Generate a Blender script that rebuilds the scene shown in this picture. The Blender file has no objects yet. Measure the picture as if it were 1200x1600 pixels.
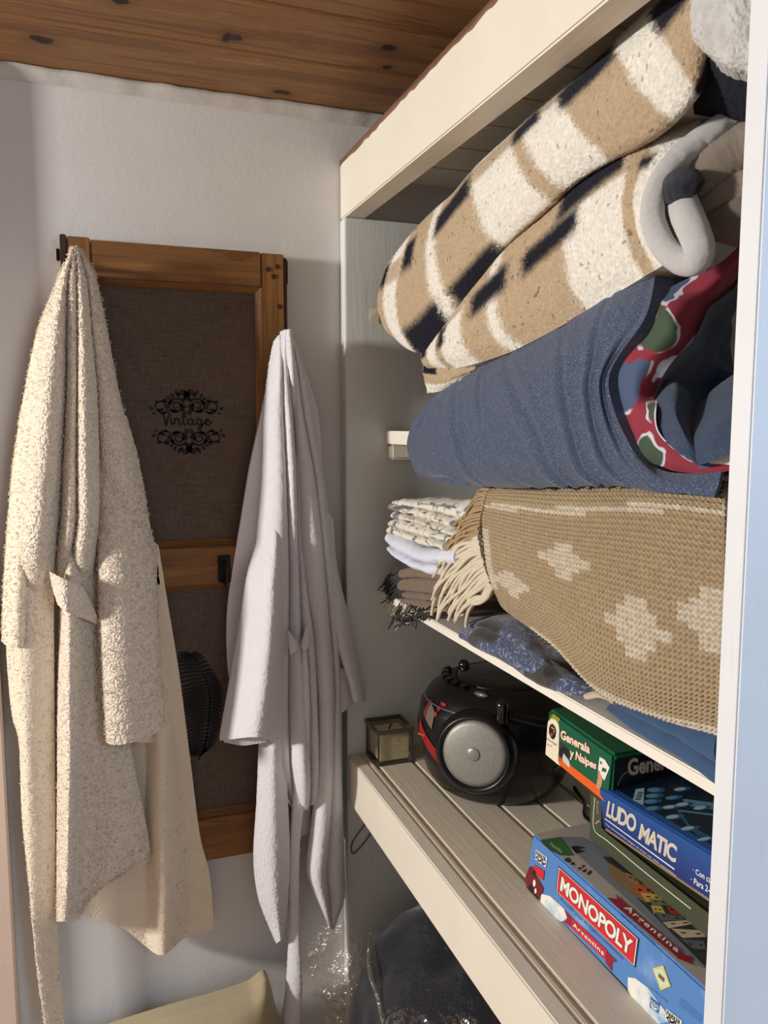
import bpy, bmesh, math, random, json
import numpy as np
from mathutils import Vector, Matrix, Euler
sc = bpy.context.scene
C = sc.collection
random.seed(4); RNG = np.random.RandomState(4)
PI = math.pi
# ------------------------------------------------------------------ camera
cam_d = bpy.data.cameras.new('camera'); cam = bpy.data.objects.new('camera', cam_d); C.objects.link(cam)
cam.location = (0, 0, 1.4)
cam.rotation_euler = (math.radians(90 - 6.16), 0, math.radians(-19.9))
cam_d.sensor_fit = 'VERTICAL'; cam_d.sensor_height = 24.0; cam_d.lens = 24.0 * 1250.0 / 1600.0
cam_d.clip_start = 0.02
sc.camera = cam
# ------------------------------------------------------------------ world, lights, exposure
w = bpy.data.worlds.new('world'); sc.world = w; w.use_nodes = True
bg = w.node_tree.nodes['Background']; bg.inputs[0].default_value = (0.98, 1.0, 1.04, 1); bg.inputs[1].default_value = 0.31
def area(name, loc, target, sx, sy, col, e):
    d = bpy.data.lights.new(name, 'AREA'); d.shape = 'RECTANGLE'; d.size = sx; d.size_y = sy; d.energy = e; d.color = col
    o = bpy.data.objects.new(name, d); C.objects.link(o); o.location = loc
    o.rotation_euler = (Vector(target) - Vector(loc)).to_track_quat('-Z', 'Y').to_euler(); return o
area('low_sun_through_window', (-2.1, 0.74, 1.67), (0.4, 1.1, 1.45), 0.22, 0.22, (1.0, 0.945, 0.86), 55)
area('daylight_from_window_behind', (1.15, -0.95, 1.8), (0.55, 0.5, 1.35), 0.9, 0.9, (0.60, 0.79, 1.0), 20)
sc.view_settings.view_transform = 'Standard'; sc.view_settings.look = 'None'
sc.view_settings.gamma = 1.0; sc.view_settings.use_curve_mapping = False
sc.view_settings.exposure = 0.12

DATA = json.loads(r'''{"cream_front":[[[-0.0198,1.26,1.6539],[-0.0155,1.255,1.6532],[-0.0129,1.253,1.6539],[-0.0103,1.255,1.6536],[-0.0062,1.263,1.6529]],[[-0.0401,1.275,1.607],[-0.026,1.257,1.6031],[-0.014,1.255,1.6035],[-0.0001,
1.265,1.6077],[0.0126,1.285,1.6191]],[[-0.0619,1.28,1.5413],[-0.0303,1.257,1.5382],[-0.0156,1.253,1.5384],[0.0035,1.269,1.5409],[0.0249,1.295,1.5579]],[[-0.0812,1.28,1.451],[-0.0347,1.26,1.4509],[-0.0189,
1.25,1.4507],[0.0083,1.275,1.4521],[0.0407,1.3,1.4536]],[[-0.0939,1.28,1.3564],[-0.0428,1.26,1.3564],[-0.0234,1.25,1.3565],[0.0084,1.273,1.3553],[0.061,1.3,1.3537]],[[-0.1063,1.28,1.2693],[-0.05,1.265,
1.2687],[-0.0268,1.25,1.2694],[0.007,1.273,1.2657],[0.0772,1.3,1.2602]],[[-0.1134,1.285,1.2167],[-0.0567,1.27,1.2159],[-0.0342,1.257,1.2166],[0.0005,1.28,1.2113],[0.0875,1.305,1.203]],[[-0.1193,1.315,1.1585],
[-0.0632,1.305,1.1566],[-0.0393,1.3,1.1559],[-0.0024,1.305,1.1524],[0.093,1.32,1.1482]]],"cream_left_sleeve":[[[-0.0361,1.305,1.626],[-0.024,1.275,1.6215]],[[-0.0706,1.315,1.5449],[-0.0412,1.28,1.5422]],
[[-0.094,1.315,1.4503],[-0.0621,1.275,1.4492]],[[-0.1121,1.315,1.3573],[-0.0763,1.275,1.3582]],[[-0.1239,1.315,1.2711],[-0.0885,1.275,1.2739]],[[-0.1327,1.315,1.1938],[-0.0949,1.27,1.1989]],[[-0.1383,1.315,
1.1303],[-0.0994,1.27,1.1369]],[[-0.1417,1.315,1.076],[-0.104,1.275,1.0779]]],"cream_skirt_back":[[[-0.0841,1.315,1.2304],[-0.0016,1.305,1.2278],[0.0456,1.305,1.2255],[0.0619,1.285,1.2274],[0.0764,1.305,
1.224],[0.0911,1.325,1.2103]],[[-0.0869,1.315,1.1213],[-0.0056,1.305,1.1171],[0.0496,1.305,1.1127],[0.0675,1.275,1.1179],[0.0871,1.31,1.1087],[0.1042,1.325,1.1041]],[[-0.0843,1.315,1.0097],[-0.0049,1.305,
1.004],[0.0528,1.305,0.9976],[0.0753,1.27,1.0058],[0.0997,1.31,0.9909],[0.1191,1.323,0.9849]],[[-0.0803,1.315,0.885],[0.0001,1.305,0.8774],[0.0559,1.31,0.8673],[0.0831,1.267,0.8806],[0.1142,1.307,0.86],
[0.132,1.321,0.8518]],[[-0.071,1.315,0.7672],[0.0008,1.305,0.7593],[0.0482,1.31,0.7484],[0.0796,1.265,0.7649],[0.119,1.305,0.7383],[0.1433,1.319,0.7214]],[[-0.0602,1.315,0.6788],[0.0074,1.305,0.6652],[0.0491,
1.31,0.6505],[0.0807,1.263,0.6684],[0.1247,1.303,0.6425],[0.1581,1.315,0.6439]],[[-0.0376,1.313,0.6116],[0.0116,1.305,0.5855],[0.0533,1.3,0.5408],[0.0779,1.275,0.539],[0.1135,1.301,0.5421],[0.1631,1.313,
0.5464]]],"cream_front_panel":[[[-0.0499,1.315,1.2684],[-0.0381,1.285,1.271],[-0.0203,1.295,1.2693],[0.0055,1.305,1.2674],[0.0329,1.315,1.2653]],[[-0.0541,1.285,1.1842],[-0.0401,1.24,1.191],[-0.0194,1.26,
1.1864],[0.0057,1.275,1.1773],[0.0289,1.29,1.1682]],[[-0.06,1.28,1.0774],[-0.0437,1.225,1.09],[-0.0216,1.255,1.0803],[0.0066,1.27,1.0738],[0.0282,1.285,1.068]],[[-0.066,1.275,0.9698],[-0.0477,1.223,0.9854],
[-0.0256,1.255,0.9716],[0.0054,1.263,0.965],[0.0319,1.28,0.9559]],[[-0.0706,1.275,0.8793],[-0.0512,1.223,0.898],[-0.0272,1.255,0.8811],[0.0115,1.257,0.8744],[0.0431,1.275,0.86]],[[-0.0752,1.275,0.7875],
[-0.0564,1.223,0.8097],[-0.0288,1.257,0.7881],[0.012,1.253,0.7828],[0.0558,1.27,0.7774]],[[-0.079,1.275,0.6944],[-0.0619,1.227,0.7181],[-0.0378,1.257,0.6961],[0.0037,1.25,0.7074],[0.0611,1.27,0.7281]],
[[-0.0816,1.275,0.6315],[-0.0686,1.24,0.6502],[-0.0492,1.255,0.6409],[-0.014,1.255,0.6839],[0.0585,1.27,0.7059]]],"cream_left_panel":[[[-0.1117,1.305,1.2717],[-0.0888,1.305,1.2708],[-0.0568,1.305,1.2696]],
[[-0.1136,1.275,1.2134],[-0.0908,1.27,1.2129],[-0.0585,1.285,1.2089]],[[-0.1219,1.275,1.1423],[-0.0984,1.26,1.1437],[-0.0645,1.275,1.138]],[[-0.1327,1.285,1.078],[-0.1034,1.265,1.0756],[-0.0677,1.275,1.0597]],
[[-0.1302,1.29,0.9696],[-0.1061,1.265,0.9752],[-0.0709,1.28,0.9656]],[[-0.1218,1.29,0.9213],[-0.1085,1.27,0.8871],[-0.0739,1.285,0.8756]],[[-0.1233,1.29,0.8073],[-0.1102,1.275,0.7938],[-0.0776,1.285,0.7831]],
[[-0.1192,1.29,0.7151],[-0.1124,1.28,0.6879],[-0.0822,1.29,0.6759]],[[-0.1154,1.29,0.6564],[-0.1129,1.285,0.6217],[-0.0814,1.295,0.6084]],[[-0.1119,1.29,0.5432],[-0.109,1.285,0.5405],[-0.081,1.295,0.5266]],
[[-0.1056,1.29,0.4499],[-0.1024,1.285,0.4529],[-0.0788,1.295,0.4388]]],"cream_right_sleeve":[[[0.009,1.315,1.4148],[0.0488,1.325,1.415]],[[0.0045,1.28,1.3474],[0.0649,1.31,1.3433]],[[0.0017,1.265,1.2716],
[0.0754,1.3,1.2653]],[[-0.0006,1.255,1.186],[0.0827,1.29,1.1749]],[[-0.0019,1.245,1.1006],[0.0851,1.28,1.0846]],[[-0.0011,1.24,1.0233],[0.0874,1.275,1.0081]],[[-0.0,1.24,0.9256],[0.0891,1.275,0.9294]]],
"cream_cuff":[[[0.0069,1.27,0.9522],[0.0441,1.255,0.9527],[0.0871,1.295,0.9438]],[[0.0197,1.27,0.9114],[0.0504,1.255,0.9108],[0.0836,1.295,0.8908]]],"cream_loop":[[[-0.0666,1.235,1.1907],[-0.0464,1.21,
1.1827],[-0.0233,1.22,1.1671],[-0.0137,1.235,1.1444],[-0.0016,1.25,1.1092]],[[-0.0634,1.235,1.1652],[-0.0474,1.207,1.1556],[-0.0294,1.217,1.14],[-0.019,1.235,1.1218],[-0.0035,1.25,1.1064]],[[-0.0575,1.235,
1.1411],[-0.0466,1.21,1.1363],[-0.0318,1.22,1.1253],[-0.0201,1.235,1.1161],[-0.0045,1.25,1.1035]]],"white_back":[[[0.2863,1.305,1.5399],[0.2967,1.29,1.5449],[0.3183,1.305,1.5379]],[[0.2728,1.315,1.4888],
[0.3003,1.295,1.4882],[0.3354,1.315,1.4881]],[[0.2579,1.315,1.4158],[0.3015,1.295,1.4157],[0.3558,1.32,1.4162]],[[0.2384,1.315,1.332],[0.3058,1.295,1.3318],[0.3621,1.305,1.3249]],[[0.222,1.315,1.2424],
[0.3079,1.295,1.2412],[0.3748,1.301,1.2323]],[[0.2078,1.315,1.1683],[0.3091,1.295,1.1655],[0.3865,1.3,1.1545]],[[0.1979,1.315,1.0989],[0.3117,1.3,1.0932],[0.3996,1.299,1.0922]],[[0.1955,1.315,1.0338],[0.3142,
1.3,1.0264],[0.4133,1.299,1.0252]],[[0.1996,1.315,0.9762],[0.3181,1.305,0.9662],[0.4245,1.298,0.9704]],[[0.214,1.315,0.9435],[0.3176,1.305,0.9231],[0.435,1.298,0.9182]]],"white_front":[[[0.2776,1.275,1.5346],
[0.2848,1.269,1.5472],[0.2849,1.247,1.5468],[0.2956,1.271,1.5478]],[[0.2697,1.29,1.4872],[0.283,1.26,1.4906],[0.2923,1.26,1.4908],[0.3042,1.28,1.4904]],[[0.2621,1.295,1.4053],[0.2874,1.271,1.4103],[0.3032,
1.28,1.4104],[0.3124,1.283,1.4053]],[[0.2575,1.295,1.3117],[0.2899,1.269,1.3178],[0.3074,1.28,1.3168],[0.3125,1.275,1.3117]],[[0.2464,1.295,1.2194],[0.2918,1.269,1.2185],[0.3083,1.28,1.2163],[0.317,1.28,
1.2159]],[[0.2389,1.295,1.1538],[0.2919,1.269,1.1496],[0.3103,1.283,1.1459],[0.3228,1.28,1.151]],[[0.241,1.295,1.0891],[0.2911,1.269,1.0855],[0.3108,1.275,1.077],[0.332,1.285,1.0729]],[[0.2461,1.295,1.0124],
[0.2906,1.271,1.0146],[0.3146,1.28,1.0096],[0.3381,1.285,1.0059]],[[0.2511,1.295,0.9234],[0.2915,1.28,0.9235],[0.3204,1.285,0.9182],[0.3417,1.285,0.9156]],[[0.2617,1.3,0.8414],[0.2915,1.275,0.8415],[0.325,
1.285,0.8269],[0.3445,1.29,0.8219]],[[0.2842,1.305,0.7787],[0.2997,1.285,0.7793],[0.3257,1.29,0.7671],[0.343,1.295,0.762]],[[0.3006,1.305,0.7388],[0.3096,1.29,0.7489],[0.3266,1.29,0.7507],[0.3359,1.295,
0.7492]]],"white_right":[[[0.293,1.26,1.5466],[0.2981,1.26,1.5428],[0.3047,1.275,1.5396]],[[0.2966,1.265,1.5003],[0.3103,1.27,1.4949],[0.3247,1.29,1.4884]],[[0.3043,1.27,1.4339],[0.3202,1.275,1.4207],[0.3425,
1.295,1.4159]],[[0.3094,1.275,1.3222],[0.3398,1.28,1.3213],[0.3581,1.295,1.3148]],[[0.3127,1.28,1.2267],[0.3499,1.28,1.2251],[0.3688,1.3,1.2217]],[[0.3195,1.28,1.1512],[0.357,1.28,1.1488],[0.3796,1.3,1.1438]],
[[0.3284,1.275,1.0755],[0.3642,1.28,1.0714],[0.3856,1.295,1.0661]],[[0.3385,1.275,0.9753],[0.3714,1.28,0.9702],[0.3884,1.295,0.9637]],[[0.3433,1.275,0.8963],[0.3708,1.28,0.8909],[0.3879,1.295,0.8833]],
[[0.339,1.275,0.7923],[0.3669,1.285,0.7836],[0.3885,1.295,0.7758]],[[0.3291,1.275,0.7041],[0.3616,1.285,0.6933],[0.3915,1.295,0.6829]],[[0.3216,1.275,0.6392],[0.3552,1.285,0.6235],[0.3935,1.295,0.6141]],
[[0.3316,1.28,0.5956],[0.3595,1.285,0.5749],[0.3932,1.295,0.5644]],[[0.3591,1.285,0.5197],[0.3649,1.285,0.5136],[0.3725,1.295,0.5105]]],"white_left_sleeve":[[[0.2685,1.335,1.3627],[0.2859,1.325,1.3628],
[0.3023,1.335,1.3624]],[[0.2568,1.305,1.2794],[0.2739,1.275,1.2814],[0.2964,1.3,1.2732]],[[0.2454,1.285,1.2133],[0.2653,1.235,1.2141],[0.2897,1.27,1.2016]],[[0.2259,1.275,1.1582],[0.2547,1.213,1.1623],
[0.2877,1.255,1.1525]],[[0.2107,1.275,1.0695],[0.2468,1.205,1.0835],[0.2843,1.25,1.0691]],[[0.1933,1.275,0.9752],[0.2351,1.199,0.9944],[0.2788,1.25,0.9733]],[[0.1793,1.275,0.9014],[0.2239,1.199,0.9289],
[0.2702,1.25,0.893]],[[0.178,1.275,0.8886],[0.2217,1.199,0.9168],[0.2668,1.25,0.8815]]],"white_left_cuff":[[[0.1868,1.28,0.9257],[0.217,1.255,0.9307],[0.2515,1.245,0.9191]],[[0.1838,1.28,0.8826],[0.211,
1.255,0.8831],[0.2457,1.245,0.8875]]],"white_right_sleeve":[[[0.3605,1.305,1.2652],[0.379,1.315,1.2438]],[[0.3626,1.28,1.1594],[0.3867,1.297,1.1516]],[[0.3696,1.275,1.0831],[0.4041,1.295,1.0758]],[[0.3801,
1.27,1.0169],[0.4171,1.293,1.0047]],[[0.3957,1.27,0.9649],[0.4269,1.291,0.9538]],[[0.4036,1.27,0.9289],[0.432,1.289,0.9215]]],"white_right_cuff":[[[0.3839,1.295,0.987],[0.4165,1.31,0.9677]],[[0.3836,1.295,
0.9299],[0.4212,1.31,0.9381]],[[0.3857,1.295,0.902],[0.4175,1.31,0.9186]]],"white_panel_left":[[[0.2571,1.29,1.0889],[0.2743,1.28,1.0897],[0.2937,1.285,1.087]],[[0.2519,1.28,1.0268],[0.2691,1.26,1.0306],
[0.2883,1.265,1.0273]],[[0.2454,1.275,0.9529],[0.2648,1.255,0.9571],[0.2862,1.265,0.9513]],[[0.2408,1.275,0.8656],[0.2603,1.25,0.8726],[0.284,1.265,0.8634]],[[0.236,1.275,0.7772],[0.259,1.25,0.7849],[0.2861,
1.265,0.7735]],[[0.2289,1.275,0.6769],[0.2575,1.25,0.6847],[0.288,1.265,0.6708]],[[0.2342,1.275,0.6049],[0.2586,1.25,0.6144],[0.2838,1.265,0.6003]],[[0.2498,1.275,0.5517],[0.2634,1.255,0.5668],[0.2788,
1.265,0.5572]],[[0.2637,1.275,0.5134],[0.2683,1.26,0.5278],[0.275,1.265,0.5266]]],"white_panel_corner":[[[0.3078,1.3,0.7713],[0.3202,1.295,0.7715],[0.3351,1.3,0.7669]],[[0.307,1.3,0.7074],[0.3194,1.295,
0.7076],[0.3322,1.3,0.7029]],[[0.3079,1.3,0.6908],[0.317,1.295,0.6893],[0.3286,1.3,0.6894]]],"white_belt":[[[0.3071,1.24,1.043],[0.3144,1.235,1.0436]],[[0.3066,1.25,0.9647],[0.3205,1.245,0.9647]],[[0.3026,
1.255,0.8868],[0.321,1.25,0.8861]],[[0.2986,1.26,0.8186],[0.3206,1.26,0.8096]],[[0.2932,1.27,0.7245],[0.3087,1.27,0.716]],[[0.2888,1.275,0.6306],[0.3056,1.275,0.6272]],[[0.2877,1.275,0.5491],[0.3046,1.27,
0.5484]],[[0.2845,1.275,0.4789],[0.3059,1.265,0.4804]],[[0.2803,1.275,0.4203],[0.3064,1.265,0.4207]],[[0.2726,1.275,0.355],[0.3034,1.27,0.3503]]],"white_loop_left":[[[0.2818,1.225,1.0755],[0.2898,1.22,
1.0624],[0.2994,1.23,1.0485]],[[0.2821,1.223,1.0551],[0.29,1.217,1.0507],[0.2997,1.227,1.0461]],[[0.2844,1.225,1.0344],[0.2906,1.22,1.0415],[0.3014,1.23,1.0419]]],"white_loop_right":[[[0.3209,1.25,1.0852],
[0.3091,1.23,1.0666],[0.3025,1.23,1.046]],[[0.3238,1.245,1.0776],[0.3125,1.223,1.0575],[0.3044,1.225,1.043]],[[0.3272,1.25,1.0653],[0.3174,1.23,1.0467],[0.3067,1.23,1.0372]]],"quilt":[[[0.5,1.1994,1.4134],
[0.52,1.145,1.4583],[0.53,1.0071,1.4911],[0.53,0.864,1.5171],[0.53,0.7747,1.5379],[0.53,0.7079,1.5503],[0.53,0.6492,1.5477]],[[0.475,1.1654,1.41],[0.475,1.0681,1.4496],[0.478,0.9255,1.4803],[0.478,0.7951,
1.5018],[0.478,0.7152,1.5203],[0.48,0.6554,1.5326],[0.485,0.613,1.5363]],[[0.462,1.1516,1.3971],[0.455,1.0539,1.4227],[0.452,0.9033,1.4435],[0.45,0.7761,1.459],[0.45,0.7039,1.4766],[0.452,0.6442,1.4919],
[0.458,0.5938,1.4919]],[[0.462,1.1648,1.3753],[0.449,1.0484,1.3775],[0.446,0.8968,1.3883],[0.444,0.7718,1.4035],[0.444,0.7012,1.416],[0.446,0.6531,1.4332],[0.452,0.634,1.4442]],[[0.464,1.1615,1.3495],[0.455,
1.0526,1.3428],[0.453,0.899,1.3444],[0.452,0.77,1.3547],[0.452,0.6904,1.3618],[0.452,0.6384,1.3731],[0.456,0.6057,1.3799]],[[0.47,1.1522,1.3279],[0.467,1.0477,1.3208],[0.467,0.891,1.3262],[0.467,0.7569,
1.3362],[0.467,0.6633,1.3427],[0.467,0.6045,1.3432],[0.467,0.5614,1.3436]],[[0.472,1.126,1.3253],[0.472,1.0258,1.3221],[0.472,0.8753,1.3279],[0.472,0.7445,1.3376],[0.472,0.6548,1.3431],[0.472,0.5974,1.3436],
[0.472,0.5553,1.3439]]],"quilt_tail":[[[0.458,0.6152,1.3855],[0.468,0.5891,1.3643],[0.472,0.5524,1.3605],[0.475,0.5128,1.3626]],[[0.456,0.5913,1.3644],[0.462,0.5641,1.3546],[0.466,0.5371,1.3519],[0.47,
0.5096,1.3532]],[[0.458,0.5754,1.345],[0.462,0.5474,1.3437],[0.465,0.5279,1.3431],[0.468,0.5124,1.3427]]],"quilt_band":[[[0.536,0.5668,1.5574],[0.516,0.5788,1.5383],[0.501,0.5987,1.5275],[0.481,0.6026,
1.517],[0.471,0.5986,1.4998],[0.468,0.6142,1.4835],[0.464,0.6333,1.4691],[0.461,0.648,1.453],[0.462,0.6411,1.4276],[0.464,0.6321,1.4072],[0.466,0.6215,1.3912],[0.468,0.611,1.3715],[0.472,0.5855,1.365],
[0.476,0.5683,1.3607],[0.478,0.5332,1.3599],[0.481,0.5076,1.3644]],[[0.534,0.566,1.5431],[0.514,0.5707,1.5245],[0.499,0.5808,1.513],[0.479,0.5766,1.4986],[0.469,0.5723,1.4842],[0.466,0.5828,1.4724],[0.462,
0.5946,1.4612],[0.459,0.6055,1.4471],[0.46,0.6076,1.4279],[0.462,0.6066,1.4107],[0.464,0.6011,1.3949],[0.466,0.5918,1.3796],[0.47,0.5724,1.3709],[0.474,0.557,1.3652],[0.476,0.5299,1.3657],[0.479,0.508,
1.3718]],[[0.56,0.5903,1.5348],[0.54,0.5888,1.5164],[0.525,0.5906,1.5041],[0.505,0.5797,1.4857],[0.495,0.5755,1.4733],[0.492,0.582,1.4655],[0.488,0.5883,1.457],[0.485,0.5965,1.444],[0.486,0.6065,1.4296],
[0.462,0.58,1.4139],[0.464,0.5791,1.3984],[0.466,0.5709,1.3874],[0.47,0.5573,1.3767],[0.474,0.5436,1.3696],[0.476,0.5244,1.3714],[0.479,0.5064,1.3792]]],"quilt_inner":[[[0.55,0.5797,1.5324],[0.53,0.5779,
1.5143],[0.515,0.5793,1.5021],[0.495,0.5682,1.484],[0.485,0.5638,1.4718],[0.482,0.5701,1.4642],[0.478,0.5762,1.4558],[0.475,0.5842,1.4431],[0.476,0.594,1.429],[0.478,0.6001,1.4144],[0.48,0.5991,1.3983],
[0.482,0.5905,1.3869],[0.486,0.5762,1.3759],[0.49,0.5619,1.3686],[0.492,0.542,1.3705],[0.495,0.5233,1.3786]],[[0.605,0.646,1.5176],[0.585,0.6398,1.5028],[0.57,0.6372,1.4929],[0.55,0.6235,1.4785],[0.54,
0.6176,1.4688],[0.537,0.6216,1.4628],[0.533,0.6251,1.4563],[0.53,0.6302,1.4465],[0.531,0.6377,1.4358],[0.533,0.6426,1.4248],[0.535,0.6424,1.4127],[0.537,0.6367,1.404],[0.541,0.6271,1.3954],[0.545,0.6173,
1.3895],[0.547,0.6025,1.3905],[0.55,0.5886,1.3964]],[[0.66,0.7105,1.4856],[0.64,0.6961,1.4775],[0.625,0.6862,1.4721],[0.605,0.6682,1.4644],[0.595,0.6596,1.4595],[0.592,0.6596,1.4566],[0.588,0.6587,1.4533],
[0.585,0.6591,1.4487],[0.586,0.663,1.4439],[0.588,0.6663,1.4391],[0.59,0.6674,1.4337],[0.592,0.6661,1.4298],[0.596,0.6643,1.4259],[0.6,0.6623,1.4231],[0.602,0.6568,1.4234],[0.605,0.6519,1.426]],[[0.611,
0.6462,1.4501],[0.609,0.6445,1.4496],[0.6075,0.6434,1.4492],[0.6055,0.6415,1.4487],[0.6045,0.6406,1.4484],[0.6042,0.6405,1.4482],[0.6038,0.6403,1.448],[0.6035,0.6402,1.4477],[0.6036,0.6405,1.4474],[0.6038,
0.6407,1.447],[0.604,0.6409,1.4467],[0.6042,0.6409,1.4465],[0.6046,0.6409,1.4462],[0.605,0.6409,1.446],[0.6052,0.6406,1.4461],[0.6055,0.6404,1.4462]]],"quilt_fold_a":[[[0.495,0.6149,1.4429],[0.49,0.593,
1.4393],[0.495,0.5851,1.4312],[0.51,0.5885,1.4144]],[[0.47,0.5909,1.4142],[0.462,0.561,1.4136],[0.463,0.549,1.4054],[0.472,0.5417,1.3894]],[[0.466,0.5813,1.3939],[0.461,0.555,1.3866],[0.461,0.5391,1.3806],
[0.464,0.5284,1.3704]],[[0.464,0.5734,1.3862],[0.461,0.5514,1.3791],[0.461,0.5356,1.3733],[0.464,0.5268,1.3684]]],"quilt_fold_b":[[[0.52,0.6068,1.4148],[0.515,0.5817,1.4223],[0.515,0.5666,1.4329],[0.53,
0.5538,1.4501]],[[0.472,0.5466,1.3942],[0.467,0.5233,1.3995],[0.468,0.5106,1.4056],[0.478,0.4975,1.4145]],[[0.465,0.5313,1.3755],[0.462,0.5136,1.3782],[0.463,0.5023,1.3816],[0.466,0.4833,1.3879]],[[0.464,
0.5282,1.3673],[0.462,0.5117,1.3711],[0.463,0.5005,1.3746],[0.465,0.4818,1.3802]]],"plaid_upper":[[[0.47,1.2379,1.6714],[0.49,1.1923,1.7067],[0.5,1.1249,1.7273],[0.505,1.0101,1.7506],[0.508,0.9076,1.7676],
[0.51,0.8132,1.777],[0.512,0.7359,1.7842],[0.515,0.6686,1.7979],[0.52,0.6227,1.8117]],[[0.452,1.216,1.6581],[0.465,1.1568,1.6892],[0.47,1.0795,1.7062],[0.472,0.9639,1.7272],[0.474,0.8647,1.7426],[0.476,
0.7737,1.7522],[0.478,0.6994,1.758],[0.48,0.6336,1.7703],[0.482,0.5847,1.7805]],[[0.445,1.2293,1.6383],[0.449,1.1554,1.654],[0.452,1.0599,1.6636],[0.453,0.9298,1.6879],[0.454,0.8261,1.709],[0.455,0.734,
1.7174],[0.456,0.6584,1.7234],[0.457,0.5939,1.733],[0.462,0.5543,1.7473]],[[0.442,1.2515,1.6014],[0.445,1.1663,1.6037],[0.447,1.0476,1.6245],[0.448,0.9047,1.6547],[0.448,0.7946,1.6772],[0.448,0.7034,1.6867],
[0.449,0.6281,1.6922],[0.45,0.5674,1.7016],[0.457,0.5398,1.7206]],[[0.443,1.242,1.5698],[0.447,1.1549,1.5546],[0.45,1.0317,1.5833],[0.452,0.8847,1.6259],[0.452,0.7737,1.6533],[0.452,0.6823,1.6639],[0.453,
0.6072,1.6692],[0.455,0.5539,1.6793],[0.462,0.5359,1.7008]],[[0.448,1.2196,1.5452],[0.455,1.1175,1.5133],[0.462,1.0151,1.55],[0.465,0.87,1.609],[0.466,0.7577,1.6361],[0.466,0.6687,1.6473],[0.466,0.5939,
1.6505],[0.47,0.5528,1.6652],[0.478,0.5461,1.6922]],[[0.46,1.2052,1.5362],[0.47,1.1091,1.5084],[0.48,1.0207,1.548],[0.49,0.8938,1.6171],[0.49,0.7787,1.6464],[0.49,0.6885,1.6593],[0.495,0.6179,1.6662],[0.5,
0.5805,1.6846],[0.51,0.5766,1.7103]]],"plaid_upper_flap":[[[0.452,0.5414,1.7487],[0.445,0.515,1.7366],[0.442,0.492,1.7267],[0.448,0.4711,1.7215]],[[0.45,0.5415,1.7297],[0.441,0.5105,1.7136],[0.438,0.4861,
1.7017],[0.445,0.4692,1.695]],[[0.45,0.5404,1.7103],[0.441,0.5091,1.6915],[0.438,0.4846,1.6773],[0.445,0.47,1.6708]],[[0.455,0.5428,1.7017],[0.447,0.5137,1.6781],[0.443,0.4902,1.6608],[0.45,0.4762,1.6519]],
[[0.47,0.5568,1.7081],[0.462,0.5279,1.6824],[0.458,0.5038,1.6639],[0.465,0.4918,1.6566]]],"plaid_upper_under":[[[0.475,0.5649,1.7103],[0.468,0.534,1.6858],[0.465,0.5096,1.6681],[0.47,0.4921,1.6583]],[[0.485,
0.5808,1.6929],[0.485,0.5559,1.6783],[0.485,0.534,1.6652],[0.485,0.507,1.6527]],[[0.5,0.6101,1.674],[0.51,0.5908,1.6686],[0.515,0.5655,1.6574],[0.52,0.5421,1.6479]]],"plaid_lower":[[[0.5,1.1263,1.5582],
[0.51,1.0496,1.6027],[0.515,0.9399,1.6411],[0.52,0.8294,1.6679],[0.525,0.7404,1.687],[0.53,0.6759,1.6916],[0.54,0.6176,1.6872]],[[0.475,1.1212,1.5284],[0.475,1.0228,1.5662],[0.478,0.9124,1.6092],[0.48,
0.8013,1.6396],[0.482,0.7088,1.6584],[0.485,0.6451,1.6628],[0.5,0.5903,1.6539]],[[0.466,1.1167,1.5108],[0.461,1.0296,1.5362],[0.461,0.9075,1.5764],[0.462,0.7887,1.6046],[0.463,0.6946,1.624],[0.465,0.6309,
1.6316],[0.475,0.5958,1.6326]],[[0.463,1.1118,1.4972],[0.457,1.0331,1.5103],[0.455,0.8997,1.5365],[0.455,0.7793,1.5651],[0.455,0.6852,1.5849],[0.455,0.6251,1.5996],[0.459,0.6028,1.6024]],[[0.465,1.1018,
1.4872],[0.461,1.0287,1.4908],[0.459,0.8879,1.5047],[0.459,0.77,1.5302],[0.459,0.6765,1.5474],[0.459,0.6204,1.5656],[0.459,0.5958,1.5685]],[[0.472,1.0802,1.4804],[0.47,1.0101,1.4776],[0.47,0.8656,1.4863],
[0.47,0.7535,1.5038],[0.47,0.6661,1.5217],[0.47,0.6097,1.5336],[0.468,0.5819,1.5384]]],"plaid_rim":[[0.545,0.5687,1.6695],[0.53,0.573,1.6623],[0.51,0.5767,1.6511],[0.494,0.5849,1.6388],[0.478,0.5906,1.6223],
[0.464,0.592,1.6011],[0.46,0.5908,1.5781],[0.461,0.5773,1.5524],[0.465,0.5605,1.5363],[0.468,0.5456,1.5332],[0.47,0.5433,1.5426],[0.474,0.5556,1.5598],[0.48,0.5746,1.5813],[0.486,0.5891,1.5987],[0.495,
0.5955,1.6094]],"plaid_fold":[[0.5,0.6047,1.609],[0.505,0.5995,1.6158],[0.515,0.5859,1.6238],[0.53,0.5726,1.6332],[0.54,0.5581,1.6377]],"plaid_fold2":[[0.515,0.6095,1.5883],[0.52,0.5896,1.5928],[0.53,0.5704,
1.598],[0.54,0.5557,1.6004]],"plaid_fold3":[[0.51,0.5848,1.569],[0.52,0.5769,1.5735],[0.53,0.5653,1.5754],[0.54,0.5542,1.5763]],"plaid_tail":[[[0.468,1.1214,1.5],[0.472,1.0735,1.4964],[0.476,1.017,1.4904],
[0.482,0.97,1.4853]],[[0.466,1.1188,1.4828],[0.466,1.0595,1.4744],[0.468,1.0057,1.4712],[0.476,0.9633,1.4747]],[[0.468,1.1135,1.4636],[0.467,1.0638,1.4593],[0.469,1.0201,1.4625],[0.476,0.9766,1.4705]],
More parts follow.
